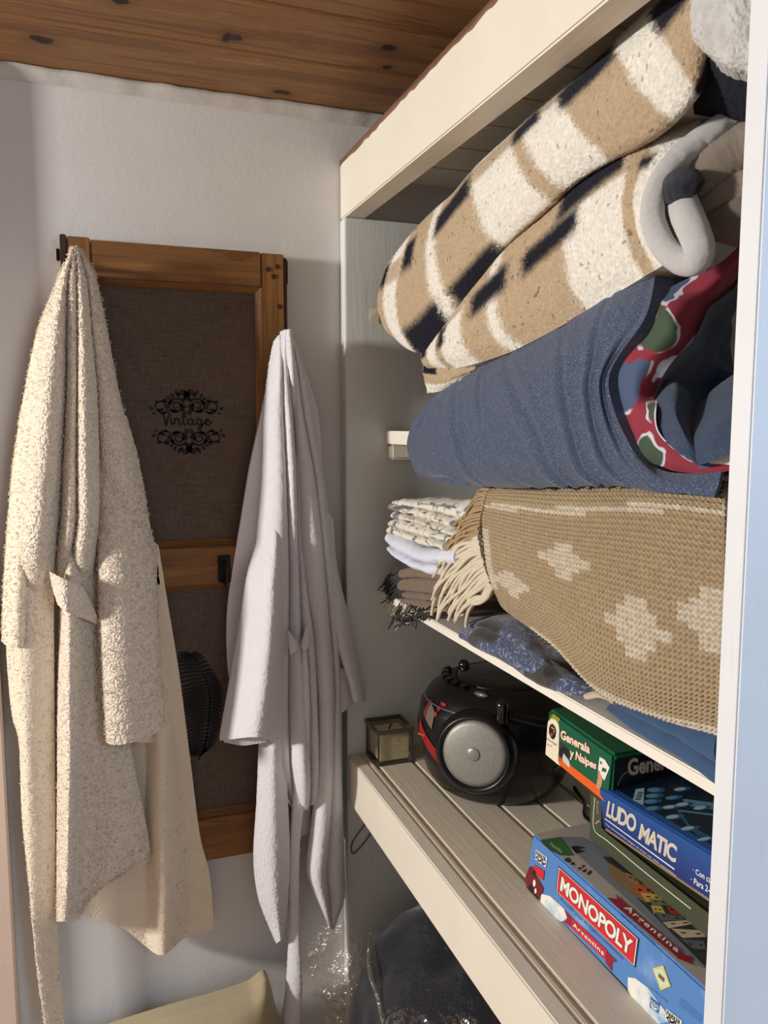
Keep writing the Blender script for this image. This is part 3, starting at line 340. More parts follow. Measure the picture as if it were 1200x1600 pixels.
def bm_mesh(name, bm, smooth=False):
    me = bpy.data.meshes.new(name); bmesh.ops.recalc_face_normals(bm, faces=bm.faces); bm.to_mesh(me); bm.free()
    if smooth:
        me.polygons.foreach_set('use_smooth', [True] * len(me.polygons))
    return me
def box_bm(bm, x0, x1, y0, y1, z0, z1, bev=0.0):
    vs = [bm.verts.new(p) for p in ((x0, y0, z0), (x1, y0, z0), (x1, y1, z0), (x0, y1, z0), (x0, y0, z1), (x1, y0, z1), (x1, y1, z1), (x0, y1, z1))]
    for q in ((3, 2, 1, 0), (4, 5, 6, 7), (0, 1, 5, 4), (1, 2, 6, 5), (2, 3, 7, 6), (3, 0, 4, 7)): bm.faces.new([vs[i] for i in q])
    if bev: bmesh.ops.bevel(bm, geom=[e for e in bm.edges if all(v in vs for v in e.verts)], offset=bev, segments=2, affect='EDGES', clamp_overlap=True)
def box(name, x0, x1, y0, y1, z0, z1, mat, parent=None, bev=0.0015, local=False, **kw):
    bm = bmesh.new(); box_bm(bm, x0, x1, y0, y1, z0, z1, bev)
    return link(name, bm_mesh(name, bm), mat, parent, local, **kw)
def prism_x(name, prof, x0, x1, mat, parent=None, **kw):       # profile in (y,z) swept along x
    bm = bmesh.new(); a = [bm.verts.new((x0, y, z)) for y, z in prof]; b = [bm.verts.new((x1, y, z)) for y, z in prof]
    n = len(prof); bm.faces.new(a[::-1]); bm.faces.new(b)
    for i in range(n): bm.faces.new((a[i], a[(i + 1) % n], b[(i + 1) % n], b[i]))
    return link(name, bm_mesh(name, bm), mat, parent, **kw)
def np_mesh(name, V, F, smooth=True, col=None):
    me = bpy.data.meshes.new(name); V = np.asarray(V, np.float32); F = np.asarray(F, np.int32)
    me.vertices.add(len(V)); me.vertices.foreach_set('co', V.ravel())
    k = F.shape[1]; me.loops.add(F.size); me.loops.foreach_set('vertex_index', F.ravel())
    me.polygons.add(len(F)); me.polygons.foreach_set('loop_start', np.arange(0, F.size, k, dtype=np.int32))
    me.polygons.foreach_set('use_smooth', np.full(len(F), smooth))
    me.update(calc_edges=True)
    if col is not None:
        ca = me.color_attributes.new('Col', 'FLOAT_COLOR', 'POINT')
        ca.data.foreach_set('color', np.concatenate([col, np.ones((len(col), 1))], 1).astype(np.float32).ravel())
    return me
# value noise
def _hash(ix, iy, iz):
    h = (ix.astype(np.int64) * 374761393 + iy.astype(np.int64) * 668265263 + iz.astype(np.int64) * 2147483647) & 0xffffffff
    h = ((h ^ (h >> 13)) * 1274126177) & 0xffffffff
    return ((h ^ (h >> 16)) & 0xffff) / 65535.0
def vnoise(P):
    i = np.floor(P); f = P - i; f = f * f * (3 - 2 * f); i = i.astype(np.int64); r = 0
    for dx in (0, 1):
        for dy in (0, 1):
            for dz in (0, 1):
                wgt = (f[..., 0] if dx else 1 - f[..., 0]) * (f[..., 1] if dy else 1 - f[..., 1]) * (f[..., 2] if dz else 1 - f[..., 2])
                r = r + wgt * _hash(i[..., 0] + dx, i[..., 1] + dy, i[..., 2] + dz)
    return r - 0.5
def catmull(A, n):                                        # resample axis 0 to n samples
    A = np.asarray(A, float); m = len(A)
    if m == 2: t = np.linspace(0, 1, n).reshape((-1,) + (1,) * (A.ndim - 1)); return A[0] * (1 - t) + A[1] * t
    E = np.concatenate([2 * A[:1] - A[1:2], A, 2 * A[-1:] - A[-2:-1]]); t = np.linspace(0, m - 1, n); i = np.minimum(t.astype(int), m - 2)
    f = (t - i).reshape((-1,) + (1,) * (A.ndim - 1)); p0, p1, p2, p3 = E[i], E[i + 1], E[i + 2], E[i + 3]
    return 0.5 * (2 * p1 + (p2 - p0) * f + (2 * p0 - 5 * p1 + 4 * p2 - p3) * f ** 2 + (3 * p1 - p0 - 3 * p2 + p3) * f ** 3)
def normals(G):
    du = np.gradient(G, axis=1); dv = np.gradient(G, axis=0); n = np.cross(du, dv)
    return n / np.maximum(np.linalg.norm(n, axis=-1, keepdims=True), 1e-9)
def orient(n, out): return n * np.where((n * out).sum(-1, keepdims=True) < 0, -1, 1) if False else (n if (n * out).sum() > 0 else -n)
def grid_obj(name, G, mat, parent, skirt=None, col=None, label=None, kind=None):
    nr, nc = G.shape[:2]; idx = np.arange(nr * nc).reshape(nr, nc)
    F = np.stack([idx[:-1, :-1], idx[:-1, 1:], idx[1:, 1:], idx[1:, :-1]], -1).reshape(-1, 4); V = G.reshape(-1, 3)
    if col is not None: col = col.reshape(-1, 3)
    if skirt is not None:
        b = np.concatenate([idx[0, :], idx[1:, -1], idx[-1, -2::-1], idx[-2:0:-1, 0]])
        sk = np.asarray(skirt, float); base = len(V); nb = len(b)
        V = np.concatenate([V, V[b], V[b] + sk]); j = np.arange(nb); j2 = (j + 1) % nb
        F = np.concatenate([F, np.stack([base + j2, base + j, base + nb + j, base + nb + j2], -1)])
        if col is not None: col = np.concatenate([col, col[b], col[b]])
    return link(name, np_mesh(name, V, F, True, col), mat, parent, label=label, kind=kind)
def smooth_patch(key, nr, nc): 
    A = np.array(DATA[key]) if isinstance(key, str) else np.asarray(key, float)
    return catmull(catmull(A, nr).transpose(1, 0, 2), nc).transpose(1, 0, 2)
def lobe_patch(key, nr, per, out, k=0.5, p=0.6, maxd=0.05, axis=1):   # folds between the boundary columns bulge along out
    A = np.array(DATA[key]); 
    if axis == 0: A = A.transpose(1, 0, 2)
    A = catmull(A, nr); nb = A.shape[1]; cols = []; s = np.linspace(0, 1, per + 1)
    s = 0.5 - 0.5 * np.cos(PI * s); out = np.asarray(out, float)
    ks = k if isinstance(k, (list, tuple)) else [k] * (nb - 1)
    for j in range(nb - 1):
        a, b = A[:, j], A[:, j + 1]; wd = np.linalg.norm(b - a, axis=-1)
        ss = s if j == nb - 2 else s[:-1]
        amp = np.minimum(wd * ks[j], maxd)[:, None, None]
        bl = ((1 - (2 * ss - 1) ** 2) ** p)[None, :, None]
        cols.append(a[:, None] * (1 - ss)[None, :, None] + b[:, None] * ss[None, :, None] + amp * bl * out)
    G = np.concatenate(cols, 1)
    return G
def terry(G, out, amp, freq, seed=0, wrinkle=0.0, wf=(8, 8, 3)):
    n = orient(normals(G), np.asarray(out, float)); P = G + seed * 3.7
    d = vnoise(P * freq) * 1.6 + 0.5 * vnoise(P * freq * 2.1)
    G = G + n * (d * amp)[..., None]
    if wrinkle: G = G + n * (vnoise(P * np.array(wf)) * wrinkle)[..., None]
    return G
def tube_mesh(name, paths, radii, seg=6, smooth=True):
    Vs, Fs, base = [], [], 0
    for pth, rad in zip(paths, radii):
        P = np.asarray(pth, float); n = len(P); rad = np.broadcast_to(np.asarray(rad, float), (n,))
        T = np.gradient(P, axis=0); T /= np.maximum(np.linalg.norm(T, axis=1, keepdims=True), 1e-9)
        ref = np.array([0.31, 0.5, 0.81]); A = np.cross(T, ref); A /= np.maximum(np.linalg.norm(A, axis=1, keepdims=True), 1e-9); B = np.cross(T, A)
        th = np.linspace(0, 2 * PI, seg, endpoint=False)
        R = P[:, None] + rad[:, None, None] * (np.cos(th)[None, :, None] * A[:, None] + np.sin(th)[None, :, None] * B[:, None])
        Vs.append(np.concatenate([R.reshape(-1, 3), P[:1], P[-1:]])); i = np.arange(n * seg).reshape(n, seg)
        j = np.roll(i, -1, 1)
        Fs.append(np.stack([i[:-1], j[:-1], j[1:], i[1:]], -1).reshape(-1, 4) + base)
        c0, c1 = n * seg, n * seg + 1
        Fs.append(np.stack([np.full(seg, c0), j[0], i[0], i[0]], -1)[:, [0, 1, 2, 2]] * 1 + base if False else np.stack([np.full(seg // 2, c0), i[0][0::2], i[0][1::2], np.roll(i[0], -2)[0::2]], -1) + base)
        Fs.append(np.stack([np.full(seg // 2, c1), np.roll(i[-1], -2)[0::2], i[-1][1::2], i[-1][0::2]], -1) + base)
        base += n * seg + 2
    return np_mesh(name, np.concatenate(Vs), np.concatenate(Fs), smooth)
def tube(name, path, r, mat, parent=None, seg=8, n=None, **kw):
    P = catmull(path, n or max(8, len(path) * 5))
    return link(name, tube_mesh(name, [P], [r if np.isscalar(r) else catmull(np.array(r)[:, None], len(P))[:, 0]], seg), mat, parent, **kw)
def poly_mesh(name, polys):                                # list of 3D polygons -> one flat mesh
    V, F = [], []
    for p in polys:
        F.append(list(range(len(V), len(V) + len(p)))); V += [tuple(q) for q in p]
    me = bpy.data.meshes.new(name); me.from_pydata(V, [], F); me.update(); return me
def lathe_bm(bm, prof, cx, cy, z0, seg=48, sx=1.0, sy=1.0):
    rings = []
    for r, z in prof:
        if r < 1e-6: rings.append([bm.verts.new((cx, cy, z0 + z))])
        else: rings.append([bm.verts.new((cx + sx * r * math.cos(2 * PI * i / seg), cy + sy * r * math.sin(2 * PI * i / seg), z0 + z)) for i in range(seg)])
    for a, b in zip(rings, rings[1:]):
        for i in range(seg):
            j = (i + 1) % seg
            if len(a) == 1 and len(b) == 1: continue
            if len(a) == 1: bm.faces.new((a[0], b[j], b[i]))
            elif len(b) == 1: bm.faces.new((a[i], a[j], b[0]))
            else: bm.faces.new((a[i], a[j], b[j], b[i]))
# lettering
_tc = {}
def text_geo(s, bold=0.0, space=1.0):
    key = (s, bold, space)
    if key in _tc: return _tc[key]
    cu = bpy.data.curves.new('t', 'FONT'); cu.body = s; cu.offset = bold; cu.resolution_u = 3; cu.space_character = space
    ob = bpy.data.objects.new('t', cu); C.objects.link(ob); dg = bpy.context.evaluated_depsgraph_get(); dg.update()
    me = bpy.data.meshes.new_from_object(ob.evaluated_get(dg)); V = np.array([v.co[:2] for v in me.vertices]); F = [list(p.vertices) for p in me.polygons]
    bpy.data.objects.remove(ob); bpy.data.meshes.remove(me); bpy.data.curves.remove(cu)
    lo, hi = V.min(0), V.max(0); V = (V - lo) / (hi - lo); _tc[key] = (V, F); return V, F
def text_on(name, s, quad, place, layer, mat, parent, bold=0.0, space=1.0, local=True):   # quad TL,TR,BR,BL in the face's own (u,v)
    V, F = text_geo(s, bold, space); q = np.array(quad, float); u = V[:, :1]; v = V[:, 1:]
    P = (q[3] * (1 - u) + q[2] * u) * (1 - v) + (q[0] * (1 - u) + q[1] * u) * v
    me = bpy.data.meshes.new(name); me.from_pydata([place(p, layer) for p in P], [], F); me.update()
    return link(name, me, mat, parent, local)
def decal(name, pts, place, layer, mat, parent, local=True):
    return link(name, poly_mesh(name, [[place(p, layer) for p in pts]]), mat, parent, local)
def decals(name, plist, place, layer, mat, parent, local=True):
    return link(name, poly_mesh(name, [[place(p, layer) for p in pts] for pts in plist]), mat, parent, local)
def ell(cx, cy, rx, ry, n=20, rot=0.0): 
    c, s = math.cos(rot), math.sin(rot)
    return [(cx + rx * math.cos(2 * PI * i / n) * c - ry * math.sin(2 * PI * i / n) * s, cy + rx * math.cos(2 * PI * i / n) * s + ry * math.sin(2 * PI * i / n) * c) for i in range(n)]
def ribbon(pts, wd):                                       # flat strip along a 2D polyline -> list of quads
    P = np.array(pts, float); T = np.gradient(P, axis=0); T /= np.maximum(np.linalg.norm(T, axis=1, keepdims=True), 1e-9)
    N = np.stack([-T[:, 1], T[:, 0]], 1); wd = np.broadcast_to(np.asarray(wd, float), (len(P),))[:, None] * 0.5; a, b = P + N * wd, P - N * wd
    return [[a[i], a[i + 1], b[i + 1], b[i]] for i in range(len(P) - 1)]
def leaf(x, y, ang, L, W):
    c, s = math.cos(ang), math.sin(ang); t = np.linspace(0, 1, 7); w_ = W * np.sin(PI * t ** 0.8)
    up = [(a * L, b * 0.5) for a, b in zip(t, w_)]; dn = [(a * L, -b * 0.5) for a, b in zip(t[::-1], w_[::-1])][1:-1]
    return [(x + a * c - b * s, y + a * s + b * c) for a, b in up + dn]
def spiral(x, y, r0, r1, a0, turns, n=26):
    t = np.linspace(0, 1, n); r = r0 + (r1 - r0) * t; a = a0 + turns * 2 * PI * t
    return np.stack([x + r * np.cos(a), y + r * np.sin(a)], 1)

D = 1.335
# ================================================================== SETTING
t = NT('plaster_wall'); c = lin((222, 221, 221)); v = t.obj()
f = t.noise(7, 5, 0.6, v); g = t.noise(120, 4, 0.6, v)
t.base(t.mix(t.ramp(f, 0.3, 0.7), tuple(x * 0.95 for x in c), c)); t.set(Roughness=0.85)
t.l(t.bump(f, 0.05, 0.02, t.bump(g, 0.10, 0.003)), t.b.inputs['Normal']); M_wall = t.m
tag(box('wall_back', -1.0, 1.3, D, D + 0.1, 0, 1.95, M_wall, bev=0), kind='structure')
t = NT('floor_tile'); f = t.noise(12, 4, 0.6, t.obj()); t.base(t.mix(f, lin((158, 110, 72)), lin((192, 142, 98)))); t.set(Roughness=0.5)
tag(box('floor', -2.4, 1.3, -2.2, D + 0.1, -0.1, 0, t.m, bev=0), kind='structure')
M_pine = wood('pine_ceiling', (118, 82, 48), (176, 130, 84), 0,
              knots=[(-0.046, 1.241, .017, .012), (0.051, 1.100, .012, .010), (0.202, 1.147, .010, .009), (0.190, 1.150, .006, .014), (0.299, 1.299, .015, .009), (0.407, 1.104, .012, .010), (0.425, 1.162, .007, .006), (0.06, 0.97, .010, .01), (-0.25, 1.15, .014, .01), (0.2, 0.83, .012, .01)], worn=0.28)
ceil = thing('ceiling', (0, 0.4, 1.922), kind='structure')
ys = [1.335, 1.181, 1.043, .90, .755, .61, .465, .32, .175, .03, -.12, -.27, -.42]
for i in range(len(ys) - 1):
    box('ceiling_plank', -1.4, 1.3, ys[i + 1] + 0.0012, ys[i] - (0.0012 if i else 0), 1.922 + (i % 3) * 0.0008, 1.945, M_pine, ceil, bev=0.0016)
# lumpy plaster lip where the wall meets the planks
n = 160; xs = np.linspace(-0.9, 1.2, n); G = []
for k, (dy, z) in enumerate(((0.0, 1.9205), (-0.010, 1.9200), (-0.007, 1.914), (-0.001, 1.900))):
    P = np.stack([xs, np.full(n, D + dy), np.full(n, z)], 1); q = P * np.array([38, 20, 20]) + k * 2.3
    P[:, 1] += np.minimum(vnoise(q) * 0.008 * (k in (1, 2)), 0.004); G.append(P)
tag(grid_obj('trim_1', np.array(G), painted('plaster_lip', (205, 202, 196), bump=0.6, worn=0.5, worn_rgb=(120, 104, 90)), None), kind='structure')
tag(box('trim_2', -0.34, -0.146, D - 0.028, D - 0.0005, 0, 1.915, painted('casing_paint', (226, 205, 188)), bev=0.003), kind='structure')

# ================================================================== CLOSET
M_paint = painted('cream_paint', (228, 222, 208), (3, 0.25, 3), worn=0.15)
M_paintx = painted('cream_paint_boards', (222, 217, 204), (0.3, 3, 3), worn=0.1)
M_slat = painted('grey_cream_paint', (218, 208, 190), (4, 0.2, 4), worn=0.25, worn_rgb=(140, 120, 95))
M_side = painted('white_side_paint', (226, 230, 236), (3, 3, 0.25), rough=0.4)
M_edge = painted('worn_shelf_edge', (238, 234, 224), (3, 0.4, 3), worn=0.55, worn_rgb=(150, 138, 118))
clo = thing('built_in_closet', (0.7, 0.87, 0), 'cream painted open wooden closet with slatted bench and shelves along the right side', 'closet')
XF = 0.404
box('top_beam', XF, XF + 0.036, 0.431, 1.3315, 1.743, 1.834, M_paint, clo, bev=0.002)
# ragged unpainted top edge of the beam
n = 120; yy = np.linspace(0.431, 1.331, n); r = vnoise(np.stack([yy * 60, yy * 0, yy * 0 + 3], 1))
G = np.stack([np.stack([np.full(n, XF - 0.0006), yy, 1.8325 + r * 0.004], 1), np.stack([np.full(n, XF - 0.0006), yy, np.full(n, 1.8385)], 1), np.stack([np.full(n, XF + 0.035), yy, np.full(n, 1.8385)], 1)])
grid_obj('raw_top_edge', G, wood('raw_wood_edge', (96, 66, 50), (150, 110, 90), 1), clo, skirt=(0.001, 0, -0.004), label='bare unpainted edge along the top of the beam')
box('side_panel', XF, 1.0, 1.305, 1.3335, 0.0, 1.742, painted('far_panel_paint', (218, 222, 220), (3, 3, 0.25)), clo)
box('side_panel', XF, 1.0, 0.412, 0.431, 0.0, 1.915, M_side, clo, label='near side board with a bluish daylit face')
box('back_panel', 0.985, 1.0, 0.432, 1.304, 0.0, 1.80, M_paintx, clo)
yb = [1.304, 1.21, 1.115, 1.02, 0.925, 0.83, 0.735, 0.64, 0.545, 0.432]
for i in range(len(yb) - 1):
    box('top_board', XF + 0.037, 1.0, yb[i + 1] + 0.0012, yb[i] - 0.0012, 1.806, 1.822, M_paintx, clo, bev=0.002)
box('shelf', 0.475, 0.984, 0.432, 1.3045, 1.369, 1.391, M_edge, clo, label='upper shelf at eye level')
box('shelf_cleat', 0.478, 0.93, 1.283, 1.3045, 1.342, 1.3685, M_paint, clo, bev=0.004)
box('shelf', 0.470, 0.984, 0.432, 1.3045, 1.096, 1.109, M_edge, clo, label='lower shelf with scuffed front edge')
box('shelf_cleat', 0.474, 0.93, 1.283, 1.3045, 1.070, 1.0955, M_paint, clo, bev=0.004)
box('bench_front_board', XF, XF + 0.022, 0.4315, 1.3045, 0.735, 0.8195, M_paint, clo, bev=0.002)
xs_ = [XF + 0.0005, 0.437, 0.501, 0.5655, 0.6275, 0.691, 0.7545, 0.818, 0.8815, 0.945]
for i in range(len(xs_) - 1):
    box('bench_slat', xs_[i] + (0.0035 if i else 0.0225), xs_[i + 1] - 0.0005, 0.4315, 1.3045, 0.798, 0.8197 if i else 0.8196, M_slat, clo, bev=0.0025)
    if i: box('lit_slat_edge', xs_[i] - 0.0004, xs_[i] + 0.0034, 0.4315, 1.3045, 0.798, 0.8165, M_paint, clo, bev=0.0006, label='pale strip in the groove imitating the lit edge of a bench slat')  # strip added in each groove; its paler paint imitates the lit slat side
# little taped scrap on the far side board
bm = bmesh.new(); vs = [bm.verts.new(p) for p in ((.446, 1.304, 1.578), (.462, 1.303, 1.572), (.463, 1.301, 1.598), (.449, 1.3035, 1.596))]; bm.faces.new(vs)
tp = bmesh.ops.extrude_face_region(bm, geom=bm.faces[:]); bmesh.ops.translate(bm, verts=[g for g in tp['geom'] if isinstance(g, bmesh.types.BMVert)], vec=(0, 0.0008, 0))
tag(link('tape_scrap', bm_mesh('tape_scrap', bm), plain('aged_tape', (206, 196, 172), 0.4)), 'small yellowed scrap of tape on far closet side board', 'tape')

# ================================================================== PANEL ON THE WALL
M_fw = wood('stained_frame_horizontal', (100, 64, 28), (150, 104, 52), 0)
M_fv = wood('stained_frame_vertical', (100, 64, 28), (152, 106, 54), 2)
M_fd = wood('dark_frame_edge', (52, 28, 14), (84, 48, 22), 2)
pan = thing('framed_burlap_panel', (0.13, D - 0.02, 0.669), 'brown wooden framed burlap panel with black printed lettering hanging on the wall', 'wall panel')
x0, x1, z0, z1 = -0.026, 0.300, 0.669, 1.675; yf, yb_ = D - 0.030, D - 0.002
box('stile', x0, 0.006, yf, yb_, z0, z1 + 0.004, M_fv, pan)
box('stile', 0.2635, x1, yf, yb_, z0, z1, M_fv, pan)
box('edge_strip', x0 - 0.010, x0 - 0.0006, yf - 0.001, yb_, z0, z1 + 0.006, M_fd, pan)
box('edge_strip', x1 + 0.0006, x1 + 0.0065, yf + 0.006, yb_, z0, z1 - 0.004, M_fd, pan)
box('rail', 0.0068, 0.2628, yf, yb_, 1.622, z1 + 0.001, M_fw, pan)
box('rail', 0.0068, 0.2628, yf, yb_, 1.143, 1.205, M_fw, pan)
box('rail', 0.0068, 0.2628, yf, yb_, z0, 0.743, M_fw, pan)
def moulding(xa, xb, za, zb):
    w_ = 0.0095; yo, yi = yf + 0.004, yf + 0.014
    for nm, q in (('moulding', [(xa, yo, zb), (xb, yo, zb), (xb - w_, yi, zb - w_), (xa + w_, yi, zb - w_)]), ('moulding', [(xb, yo, zb), (xb, yo, za), (xb - w_, yi, za + w_), (xb - w_, yi, zb - w_)]),
                  ('moulding', [(xa, yo, za), (xb, yo, za), (xb - w_, yi, za + w_), (xa + w_, yi, za + w_)]), ('moulding', [(xa, yo, za), (xa, yo, zb), (xa + w_, yi, zb - w_), (xa + w_, yi, za + w_)])):
        bm = bmesh.new(); vs = [bm.verts.new(p) for p in q]; bm.faces.new(vs)
        e = bmesh.ops.extrude_face_region(bm, geom=bm.faces[:]); bmesh.ops.translate(bm, verts=[g for g in e['geom'] if isinstance(g, bmesh.types.BMVert)], vec=(0, 0.008, 0))
        link(nm, bm_mesh(nm, bm), M_fw if abs(q[0][2] - q[1][2]) < 1e-6 else M_fv, pan)
moulding(0.0065, 0.2632, 1.2055, 1.6215); moulding(0.0065, 0.2632, 0.7435, 1.1425)
t = NT('burlap'); c1, c2 = lin((74, 63, 56)), lin((108, 95, 84))
a = t.noise(1.0, 2, 0.5, t.obj((620, 620, 40))); b = t.noise(1.0, 2, 0.5, t.obj((40, 40, 620))); g = t.noise(10, 3, 0.5, t.obj())
s_ = t.math('MULTIPLY', t.math('ADD', a, b), 0.5); col = t.mix(t.ramp(s_, 0.35, 0.65), c1, c2)
t.base(t.mix(t.math('MULTIPLY', t.ramp(g, 0.4, 0.7), 0.35), col, lin((100, 80, 72)))); t.set(Roughness=0.95)
t.l(t.bump(s_, 0.6, 0.0015), t.b.inputs['Normal']); M_bur = t.m
box('burlap_sheet', 0.0066, 0.2632, D - 0.014, D - 0.009, 1.204, 1.6225, M_bur, pan, bev=0)
box('burlap_sheet', 0.0066, 0.2632, D - 0.014, D - 0.009, 0.742, 1.144, M_bur, pan, bev=0)
M_ink = plain('black_print', (20, 18, 22), 0.8)
pl = lambda p, k: (p[0], D - 0.0142 - 0.00012 * k, p[1])
vq = np.array(DATA['vint'])
def place_word(p): u_, v_ = p[0] / 8.0, (p[1] + .85) / 2.75; return (vq[3] * (1 - u_) + vq[2] * u_) * (1 - v_) + (vq[0] * (1 - u_) + vq[1] * u_) * v_
ring = lambda cx, cy, r: [(cx + r * math.cos(a), cy + r * 1.1 * math.sin(a)) for a in np.linspace(.6, 2 * PI + .6, 14)]
STROKES = [[(-.1, 1.55), (.15, 1.85), (.35, 1.6), (.78, .02), (.85, .05), (1.25, 1.55), (1.4, 1.9)], [(1.62, 1), (1.6, .25), (1.8, .02), (2.02, .25)], [(2.12, 1), (2.12, .02)], [(2.12, .55), (2.45, .98), (2.78, .8), (2.78, .2), (3.0, .02), (3.2, .25)],
  [(3.55, 1.75), (3.5, .3), (3.72, .02), (4.0, .2)], [(3.15, 1.28), (3.55, 1.25), (4.0, 1.38)], ring(4.55, .5, .40), [(4.97, .98), (4.97, .22), (5.15, .02), (5.35, .2)], ring(5.92, .52, .40), [(6.33, .98), (6.33, -.4), (6.1, -.82), (5.75, -.62), (6.1, -.22), (6.85, .3)],
  [(6.85, .42), (7.3, .52), (7.52, .78), (7.25, .98), (6.95, .75), (6.9, .35), (7.2, .02), (7.6, .12), (8.05, .6)]]
for k_, st_ in enumerate(STROKES): decals('printed_letter_stroke', ribbon([place_word(p) for p in catmull(np.array(st_, float), 26)], .0028), pl, 1 + .05 * k_, M_ink, pan, False)
decal('printed_letter_dot', ell(*place_word((1.63, 1.42)), .0013, .0013, 10), pl, 1, M_ink, pan, False)
def ornament(cx, cz, sg):
    Q = []
    for s in (-1, 1):
        sp = spiral(0, 0, .0140, .0022, PI - .5, -1.9, 44); Q += ribbon(np.stack([cx + s * (.0165 + sp[:, 0]), cz + sg * (sp[:, 1] * .92)], 1), np.linspace(.0040, .0016, 44))
        for (ox, oz, r, a0, tr) in ((.006, .0215, .005, 0, 1.6), (.0045, -.011, .004, 1, 1.4), (.012, .0185, .0035, 2, 1.4)):
            sp = spiral(0, 0, r, r * 0.15, a0, tr); Q += ribbon(np.stack([cx + s * (ox + sp[:, 0]), cz + sg * (oz + sp[:, 1])], 1), 0.0018)
        sp = spiral(0, 0, .0095, .006, 3.6, -1.0); Q += ribbon(np.stack([cx + s * (.041 + sp[:, 0]), cz + sg * (-.001 + sp[:, 1])], 1), np.linspace(.0042, .0009, 26))
        Q += ribbon(np.stack([cx + s * np.linspace(.028, .046, 8), cz + sg * (-.007 - .004 * np.sin(np.linspace(0, PI, 8)))], 1), 0.003)
        for (ox, oz, an, L, W) in ((.002, .013, 1.5, .013, .007), (.013, .016, 1.1, .011, .006), (.020, .0135, .9, .009, .005), (.025, .010, .7, .008, .0045), (.029, .006, .5, .006, .004), (.052, -.006, .7, .008, .005), (.049, -.010, -.6, .006, .004), (.010, -.008, 2.4, .009, .005), (.024, -.010, 2.0, .008, .004), (.033, -.010, -.4, .007, .004), (.006, .008, 2.0, .008, .005), (.028, .002, 2.2, .009, .006), (.008, .004, -1.2, .008, .005), (.024, -.009, 2.9, .011, .005), (.038, .006, 2.4, .009, .005), (.044, .005, .6, .008, .004), (.036, -.005, -.2, .012, .005), (.003, -.004, 1.2, .009, .006)):
            Q.append([(cx + s * (px - 0), cz + sg * pz) for px, pz in leaf(ox, oz, an, L, W)])
    Q.append([(cx + px, cz + sg * pz) for px, pz in leaf(0, .008, PI / 2, .016, .009)])
    return Q
decals('printed_scrollwork', ornament(*DATA['vctr'][0], 1), pl, 2, M_ink, pan, False)
decals('printed_scrollwork', ornament(*DATA['vctr'][1], -1), pl, 2, M_ink, pan, False)
st = catmull(np.array(DATA['leafstem']), 60); Q = ribbon(st, np.linspace(.0034, .0012, 60))
for side in ('leaf_l', 'leaf_r'):
    ed = catmull(np.array(DATA[side]), 34); ms = catmull(st[3:], 34)
    for i in range(33):
        a, b = ms[i], ed[i]; mid = (a + b) / 2 + np.array([0, 0.004]); tt = np.linspace(0, 1, 9)[:, None]
        Q += ribbon((1 - tt) ** 2 * a + 2 * tt * (1 - tt) * mid + tt ** 2 * b, 0.0052 * np.sin(PI * np.clip(np.linspace(0.12, 1, 9), 0, 1)) ** 0.7 + 0.0004)
decals('printed_palm_leaf', Q, pl, 3, M_ink, pan, False)
M_iron = plain('black_iron', (24, 22, 22), 0.4, 0.6)
def hook(x, z):
    h = box('coat_hook', x - .010, x + .010, yf - .004, yf, z - .022, z + .024, M_iron, pan, bev=.002)
    tube('hook_arm', [(x, yf - .003, z + .012), (x, yf - .018, z + .010), (x, yf - .022, z - .004), (x, yf - .016, z - .020), (x, yf - .006, z - .024)], .0032, M_iron, h)
hook(0.194, 1.166)
for hx, hz, ht in ((-0.012, 1.655, .11), (0.287, 1.545, .11)):
    tube('robe_peg', [(hx, yf + .002, hz - .02), (hx, yf - .03, hz - .022), (hx, yf - .045, hz - .012)], .005, M_iron, pan)
M_screw = plain('rusty_screw', (74, 56, 46), 0.45, 0.7)
for x, z in ((.274, 1.650), (.289, 1.655), (.283, 1.639), (.292, 1.592)):
    bm = bmesh.new(); bmesh.ops.create_cone(bm, cap_ends=True, segments=14, radius1=.0042, radius2=.0034, depth=.0016, matrix=Matrix.Translation((x, yf - .0006, z)) @ Matrix.Rotation(PI / 2, 4, 'X'))
    link('screw', bm_mesh('screw', bm), M_screw, pan)
box('hinge_knuckle', x0 - .0155, x0 - .0105, yf + .002, yf + .014, 1.642, 1.662, M_iron, pan, bev=.002)
box('hinge_leaf', x1 + .0068, x1 + .0088, yf + .010, yb_, 1.630, 1.668, M_iron, pan, bev=.0005)

# ================================================================== ROBES
M_cream = terry_mat('cream_terry', (240, 226, 208), 290, .0034)
M_cream2 = terry_mat('cream_terry_smooth', (238, 224, 202), 420, .0012)
OUT = np.array([0.0, -1.0, 0.0])
rb = thing('cream_bathrobe', (0.08, D - 0.06, 0.5), 'cream fluffy terry bathrobe hanging on the left of the burlap panel', 'bathrobe')
def robe_part(name, key, nr, per, k, maxd, amp, freq, mat, parent, seed, p=0.6, back=0.008, wr=0.004, label=None):
    G = smooth_patch(key, nr, per * 3) if k is None else lobe_patch(key, nr, per, OUT, k, p, maxd); G = terry(G, OUT, amp, freq, seed, wr, (14, 14, 5))
    G[..., 1] = np.minimum(G[..., 1], D - 0.0325); G[..., 1] = np.where(G[..., 0] > .375, np.minimum(G[..., 1], 1.3005), G[..., 1])
    return grid_obj(name, G, mat, parent, skirt=(0, back, 0), label=label)
A1, F1 = 0.0009, 330
b1 = robe_part('robe_front', 'cream_front', 420, 46, [.85, 1.0, .9, .45], .06, A1, F1, M_cream, rb, 1)
s1 = robe_part('left_sleeve', 'cream_left_sleeve', 330, 44, .6, .04, A1, F1, M_cream2, rb, 2)
s2 = robe_part('right_sleeve', 'cream_right_sleeve', 330, 90, .42, .05, A1, F1, M_cream, rb, 3)
robe_part('sleeve_cuff', 'cream_cuff', 60, 40, None, .02, A1 * .6, F1, M_cream2, s2, 4)
